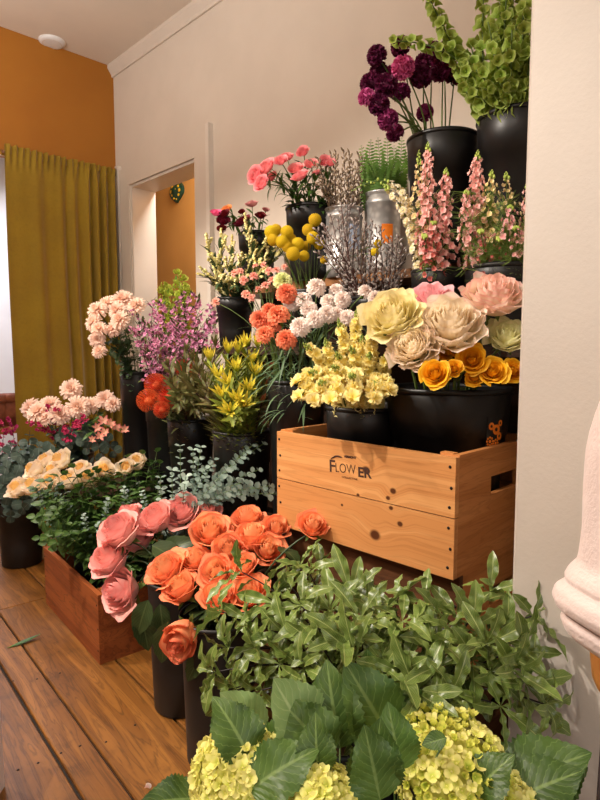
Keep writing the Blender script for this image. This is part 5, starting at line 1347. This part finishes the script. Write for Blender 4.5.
hg = [hyd_floret(4, 0.9).mesh('floret', m_hydg), hyd_floret(5, 1.1).mesh('floret', m_hydg)]
def hydrangea(px, py, d, rpx, label, ax, florets, n, fs, flat=0.75, leaves=()):
    c = P(px, py, d); R = rpx / FPX * d; ax = Vector(ax).normalized()
    pts = vpath(V_hyd, c - ax * R * 0.9, 6, arch=0.4, spread=0.6); root = plant('hydrangea_stem', pts, 'hydrangea', label, 'hydrangeas')
    o = Vector(root.location); stem_part(root, pts, 0.0045, 0.0035, m_stem, 7)
    fm = frame(ax); br = MB()
    core = part('flower_head', MB().ball((0, 0, 0), R * 0.80, 14, 8, Matrix.Translation(c - o) @ fm.to_4x4() @ Matrix.Diagonal((1, 1, flat, 1))).mesh('flower_head', m_hydg), root)
    for i in range(n):
        z = 1 - 1.35 * (i + 0.5) / n; r = sqrt(max(0, 1 - z * z)); a = i * GA
        l = Vector((r * cos(a), r * sin(a), z)); k = R * (1 + 0.10 * noise.noise(l * 3 + Vector((px, 0, 0))) + rnd(-.05, .05))
        p = c + fm @ Vector((l.x, l.y, l.z * flat)) * k; nn = fm @ Vector((l.x, l.y, l.z / flat))
        part('floret', random.choice(florets), core, fr4(p - o, cone_dir(nn.normalized(), 0.35), None, fs * rnd(0.8, 1.2), rnd(0, 6)))
    for (lx, ly, ld, vx, vy, s, pale, tow) in leaves:
        p = P(lx, ly, ld); tip = P(lx + vx, ly + vy, ld - tow)
        m = random.choice(hlp if pale else hl); v = tip - p
        part('leaf', m, root, leaf_fr(p - o, v, (CAMV(p) + UP * 0.6 + Vector((rnd(-.2, .2), rnd(-.2, .2), 0))) * (1 if not pale else 1), v.length / 0.11 * s))
        # leaf stalk back to the main stem
        at, _ = along(pts); q, _d = at(0.72)
        part('leaf_stalk', MB().tube([q - o, (q + p) / 2 - o - UP * 0.004, p - o], 0.0016, 5).mesh('leaf_stalk', m_stem), root)
hydrangea(236, 772, 0.86, 46, 'pale green hydrangea head nearest the floorboards', (-0.5, 0.1, 0.8), hf, 230, 0.0125, leaves=(
    (262, 738, 0.92, -38, -48, 1.0, 1, 0.02), (250, 760, 0.84, -26, -62, 1.0, 0, 0.0), (262, 762, 0.90, 40, -34, 1.05, 0, 0.03), (200, 798, 0.86, -58, 4, 1.0, 0, 0.03), (250, 790, 0.80, 60, -46, 1.0, 0, 0.0)))
hydrangea(316, 804, 0.80, 40, 'cream hydrangea head at the front between two taller leaves', (-0.3, -0.1, 0.9), hf, 160, 0.0125, leaves=(
    (318, 752, 0.88, -50, -74, 1.05, 1, 0.0), (330, 760, 0.86, -36, -56, 1.0, 0, 0.02), (318, 774, 0.82, -4, -52, 1.0, 0, 0.0), (340, 748, 0.90, -14, -76, 1.0, 0, 0.0), (372, 792, 0.78, 8, -62, 1.0, 0, 0.02), (380, 800, 0.76, -14, -70, 1.0, 0, 0.0)))
hydrangea(448, 768, 0.86, 58, 'large lime and cream hydrangea head beside the pillar', (-0.2, -0.2, 0.9), hg + hf[:1] + hf[:1], 290, 0.0115, leaves=(
    (392, 742, 0.92, -38, -66, 1.15, 0, 0.0), (404, 738, 0.94, 4, -66, 0.9, 0, 0.0), (470, 800, 0.80, 36, -50, 0.9, 0, 0.02), (446, 738, 0.80, -24, 6, 1.0, 0, 0.0), (500, 792, 0.88, 84, -44, 1.0, 0, 0.02), (510, 800, 0.84, 70, -30, 1.0, 0, 0.0), (400, 770, 0.82, -10, -60, 1.0, 0, 0.0), (512, 752, 0.92, -50, 20, .8, 0, -.02)))
hydrangea(376, 722, 0.95, 16, 'small yellow green hydrangea tuft among the big leaves', (-0.2, -0.1, 0.9), hg, 40, 0.0115, leaves=((356, 728, 0.98, -26, -44, 1.0, 0, 0.0), (374, 720, 0.98, -6, -66, 1.0, 0, 0.0)))
hydrangea(505, 796, 0.84, 26, 'half hidden hydrangea head under the dark leaf by the pillar', (0.1, -0.2, 0.9), hf, 80, 0.0115, leaves=((520, 800, 0.86, 62, -44, 1.0, 0, 0.0),))

hang_leaf = leaf_mb(0.06, 0.030, 'ovate', 0.3, 0.5, nu=4, nv=10, serr=0.04, wave=0.05).mesh('leaf', m_leaf_rose)
# rose leaves hanging at the mouth of the orange rose bucket
for (px, py, d, vx, vy, s, root_name) in ((168, 622, 1.52, -8, 46, 1.6, 'orange_rose'), (204, 650, 1.48, -20, 34, 1.3, 'orange_rose.001'), (148, 600, 1.66, -14, 40, 1.2, 'pink_rose.001'), (140, 610, 1.68, 10, 44, 1.2, 'pink_rose.002'), (160, 604, 1.62, 4, 34, 1.3, 'pink_rose'), (160, 552, 1.72, 34, -14, 1.4, 'pink_rose.003'), (152, 545, 1.7, 40, 22, 1.3, 'pink_rose.004')):
    root = bpy.data.objects[root_name]; o = Vector(root.location); p = P(px, py, d); q = P(px + vx, py + vy, d - 0.02); v = q - p
    part('leaf', hang_leaf, root, leaf_fr(p - o, v, CAMV(p) + UP * 0.4, v.length / 0.058))

# ================================================================== fallen leaf, paper bag, stool with fleece
p = onZ(7, 648, 0.002); q = onZ(42, 637, 0.002)
o = part('fallen_leaf', leaf_mb((q - p).length, 0.026, 'lance', 0.15, -0.25, nu=4, nv=10).mesh('fallen_leaf', m_leaf_md)); o.matrix_basis = leaf_fr(p, q - p, UP)
tag(o, 'single narrow green leaf lying on the floorboards', 'leaf')
part('midrib', MB().tube([(0, 0, 0.0005), (0, (q - p).length * 0.5, 0.004), (0, (q - p).length * 0.95, 0.014)], 0.0008, 4).mesh('midrib', m_leaf_lt), o)
p = onZ(144, 789, 0.004); o = part('fallen_petal', rose_petal(0.012, 0.018, 0.8, 0.3, 0.05, 3).mesh('fallen_petal', M_carn_p)); o.matrix_basis = Matrix.Translation(p) @ Matrix.Rotation(1.2, 4, 'X') @ Matrix.Rotation(0.6, 4, 'Z')
tag(o, 'small cream petal fallen on the floor beside the hydrangea leaf', 'petal')
m_paper = plain('white_paper', rgb(232, 214, 206), rgb(226, 208, 200), 0.7, 20)
p = onZ(-3, 782, 0.0); root = thing('paper_bag', (p.x - 0.10, p.y + 0.0, 0), 'pale paper bag standing at the edge of the floorboards', 'bag')
root.rotation_euler = (0, 0, -YAW)
m = MB(); W2, D2, H2 = 0.10, 0.055, 0.335
for sx, sy, ex, ey in ((-W2, -D2, W2, -D2), (W2, -D2, W2, D2), (W2, D2, -W2, D2), (-W2, D2, -W2, -D2)):
    m.grid(lambda u, v: (sx + (ex - sx) * u, (sy + (ey - sy) * u) * (1 - 0.12 * v), H2 * v), 4, 6)
m.grid(lambda u, v: (-W2 + 2 * W2 * u, -D2 + 2 * D2 * v, 0.002), 1, 1)
# stand the bag so that its side edge is at the frame's edge
part('body', m.mesh('body', m_paper, False), root)
for sy in (-1, 1):
    part('handle', MB().tube([(-0.04, sy * D2 * 0.88, H2 - 0.03), (-0.038, sy * D2 * 0.9, H2 + 0.03), (-0.02, sy * D2 * 0.9, H2 + 0.06), (0.02, sy * D2 * 0.9, H2 + 0.06), (0.038, sy * D2 * 0.9, H2 + 0.03), (0.04, sy * D2 * 0.88, H2 - 0.03)], 0.003, 6).mesh('handle', m_paper), root)

m_ply = wood_mat('stool_wood', rgb(214, 148, 82), rgb(196, 128, 66), rgb(140, 84, 40), grain=(14, 14, 2), rough=0.4)
m_metal = plain('stool_metal', rgb(48, 38, 36), rgb(40, 32, 30), 0.4, 10, metal=0.7)
m_fleece = plain('white_fleece', rgb(240, 222, 216), rgb(232, 212, 206), 0.9, 30, bump=0.35, bscale=220, sheen=0.4)
SD = 0.58; JK = SD / 0.66; sc_ = FW * SD + RT * 0.562 * JK
ZK = lambda z: EYE - (EYE - z) * JK
root = thing('bar_stool', (sc_.x, sc_.y, 0), 'wooden shell bar stool with thin metal legs in front of the pillar', 'stool')
rz = Matrix.Rotation(-YAW, 4, 'Z')
def shell(u, v):
    a = 2 * pi * u; prof = [(0.001, 0.735), (0.12, 0.715), (0.175, 0.712), (0.195, 0.73), (0.20, 0.77), (0.202, 0.82), (0.20, 0.84)]
    x = v * (len(prof) - 1); i = min(int(x), len(prof) - 2); f = x - i
    r = prof[i][0] * (1 - f) + prof[i + 1][0] * f; z = prof[i][1] * (1 - f) + prof[i + 1][1] * f
    r *= JK; z = ZK(z)
    return (r * cos(a), r * sin(a) * 0.9, z)
part('seat_shell', MB().grid(shell, 40, 18).mesh('seat_shell', m_ply), root, rz)
part('backrest', MB().grid(lambda u, v: (0.115 * (2 * u - 1), 0.05 - 0.03 * (2 * u - 1) ** 2, 0.80 + 0.34 * v), 20, 8).mesh('backrest', m_ply), root, rz)
ring = ((-1, 0), (0, -1), (1, 0), (0, 1))
for (sx, sy) in ring:
    part('leg', MB().tube([(sx * 0.170, sy * 0.14, 0.785), (sx * 0.186, sy * 0.16, 0.0)], 0.0045, 10).mesh('leg', m_metal), root, rz)
for (a_, b_) in zip(ring, ring[1:] + ring[:1]):
    part('footrest_bar', MB().tube([(a_[0] * 0.1815, a_[1] * 0.154, 0.22), (b_[0] * 0.1815, b_[1] * 0.154, 0.22)], 0.005, 8).mesh('footrest_bar', m_metal), root, rz)
root = thing('fleece_jacket', (sc_.x, sc_.y, 0.78), 'white fleece jacket draped over the wooden bar stool', 'jacket')
def prof_at(PR, v):
    x = v * (len(PR) - 1); i = min(int(x), len(PR) - 2); f = x - i
    return [PR[i][k] * (1 - f) + PR[i + 1][k] * f for k in range(len(PR[0]))]
BP = [(0.835, 0.150, 0.100), (0.84, 0.158, 0.108), (0.86, 0.160, 0.112), (0.875, 0.154, 0.104), (0.92, 0.156, 0.108), (1.0, 0.152, 0.100), (1.08, 0.150, 0.092), (1.15, 0.150, 0.080), (1.19, 0.142, 0.066), (1.215, 0.115, 0.058), (1.23, 0.080, 0.054), (1.235, 0.062, 0.050)]
def jbody(u, v):
    a = 2 * pi * u; z, rx, ry = prof_at(BP, v)
    k = 1 + (0.05 * sin(6 * a + 9 * z) + 0.03 * sin(11 * a - 14 * z)) * (1 - v) + 0.02 * noise.noise(Vector((cos(a) * 2, sin(a) * 2, z * 12)))
    return (rx * k * cos(a), ry * k * sin(a), z - 0.78)
part('fleece_body', MB().grid(jbody, 72, 44).mesh('fleece_body', m_fleece), root, rz)
part('collar', MB().lathe([(0.060, 0.446), (0.070, 0.455), (0.074, 0.475), (0.070, 0.492), (0.062, 0.498), (0.055, 0.490), (0.053, 0.470), (0.052, 0.450)], 36, Matrix.Diagonal((1, 0.82, 1, 1))).mesh('collar', m_fleece), root, rz)
m_seam = plain('seam_thread', rgb(170, 150, 146), rgb(156, 136, 132), 0.9, 30)
part('zipper', MB().tube([Vector(jbody(0.75, k / 12)) + Vector((0, -0.002, 0)) for k in range(13)], 0.003, 6).mesh('zipper', m_seam), root, rz)
SP = [(0.832, 0.042), (0.828, 0.052), (0.836, 0.060), (0.848, 0.064), (0.854, 0.062), (0.858, 0.0615), (0.863, 0.068), (0.875, 0.072), (0.888, 0.069), (0.896, 0.062), (0.900, 0.060), (0.907, 0.061), (0.917, 0.058), (0.930, 0.050), (0.970, 0.047), (1.03, 0.047), (1.10, 0.046), (1.15, 0.045), (1.18, 0.040), (1.20, 0.028), (1.207, 0.001)]
for side in (-1, 1):
    def slv(u, v):
        a = 2 * pi * u; z, r = prof_at(SP, v)
        ax = side * (0.160 - 0.035 * smooth((z - 1.04) / 0.15)) 
        r *= 1 + 0.03 * sin(4 * a + 40 * z) * (1 - v) + 0.03 * noise.noise(Vector((cos(a) * 2 + side, sin(a) * 2, z * 14)))
        z -= 0.026 * cos(a) * (-side) * (1 - smooth((z - 0.83) / 0.13))
        return (ax + r * cos(a), r * 0.9 * sin(a) - 0.012, z - 0.78)
    sl = part('sleeve', MB().grid(slv, 48, 76).mesh('sleeve', m_fleece), root, rz)
    part('cuff_seam', MB().tube([Vector(slv(k / 32, 5.0 / 20)) + Vector((0, 0, 0)) for k in range(33)], 0.0014, 5, False).mesh('cuff_seam', m_seam), sl)
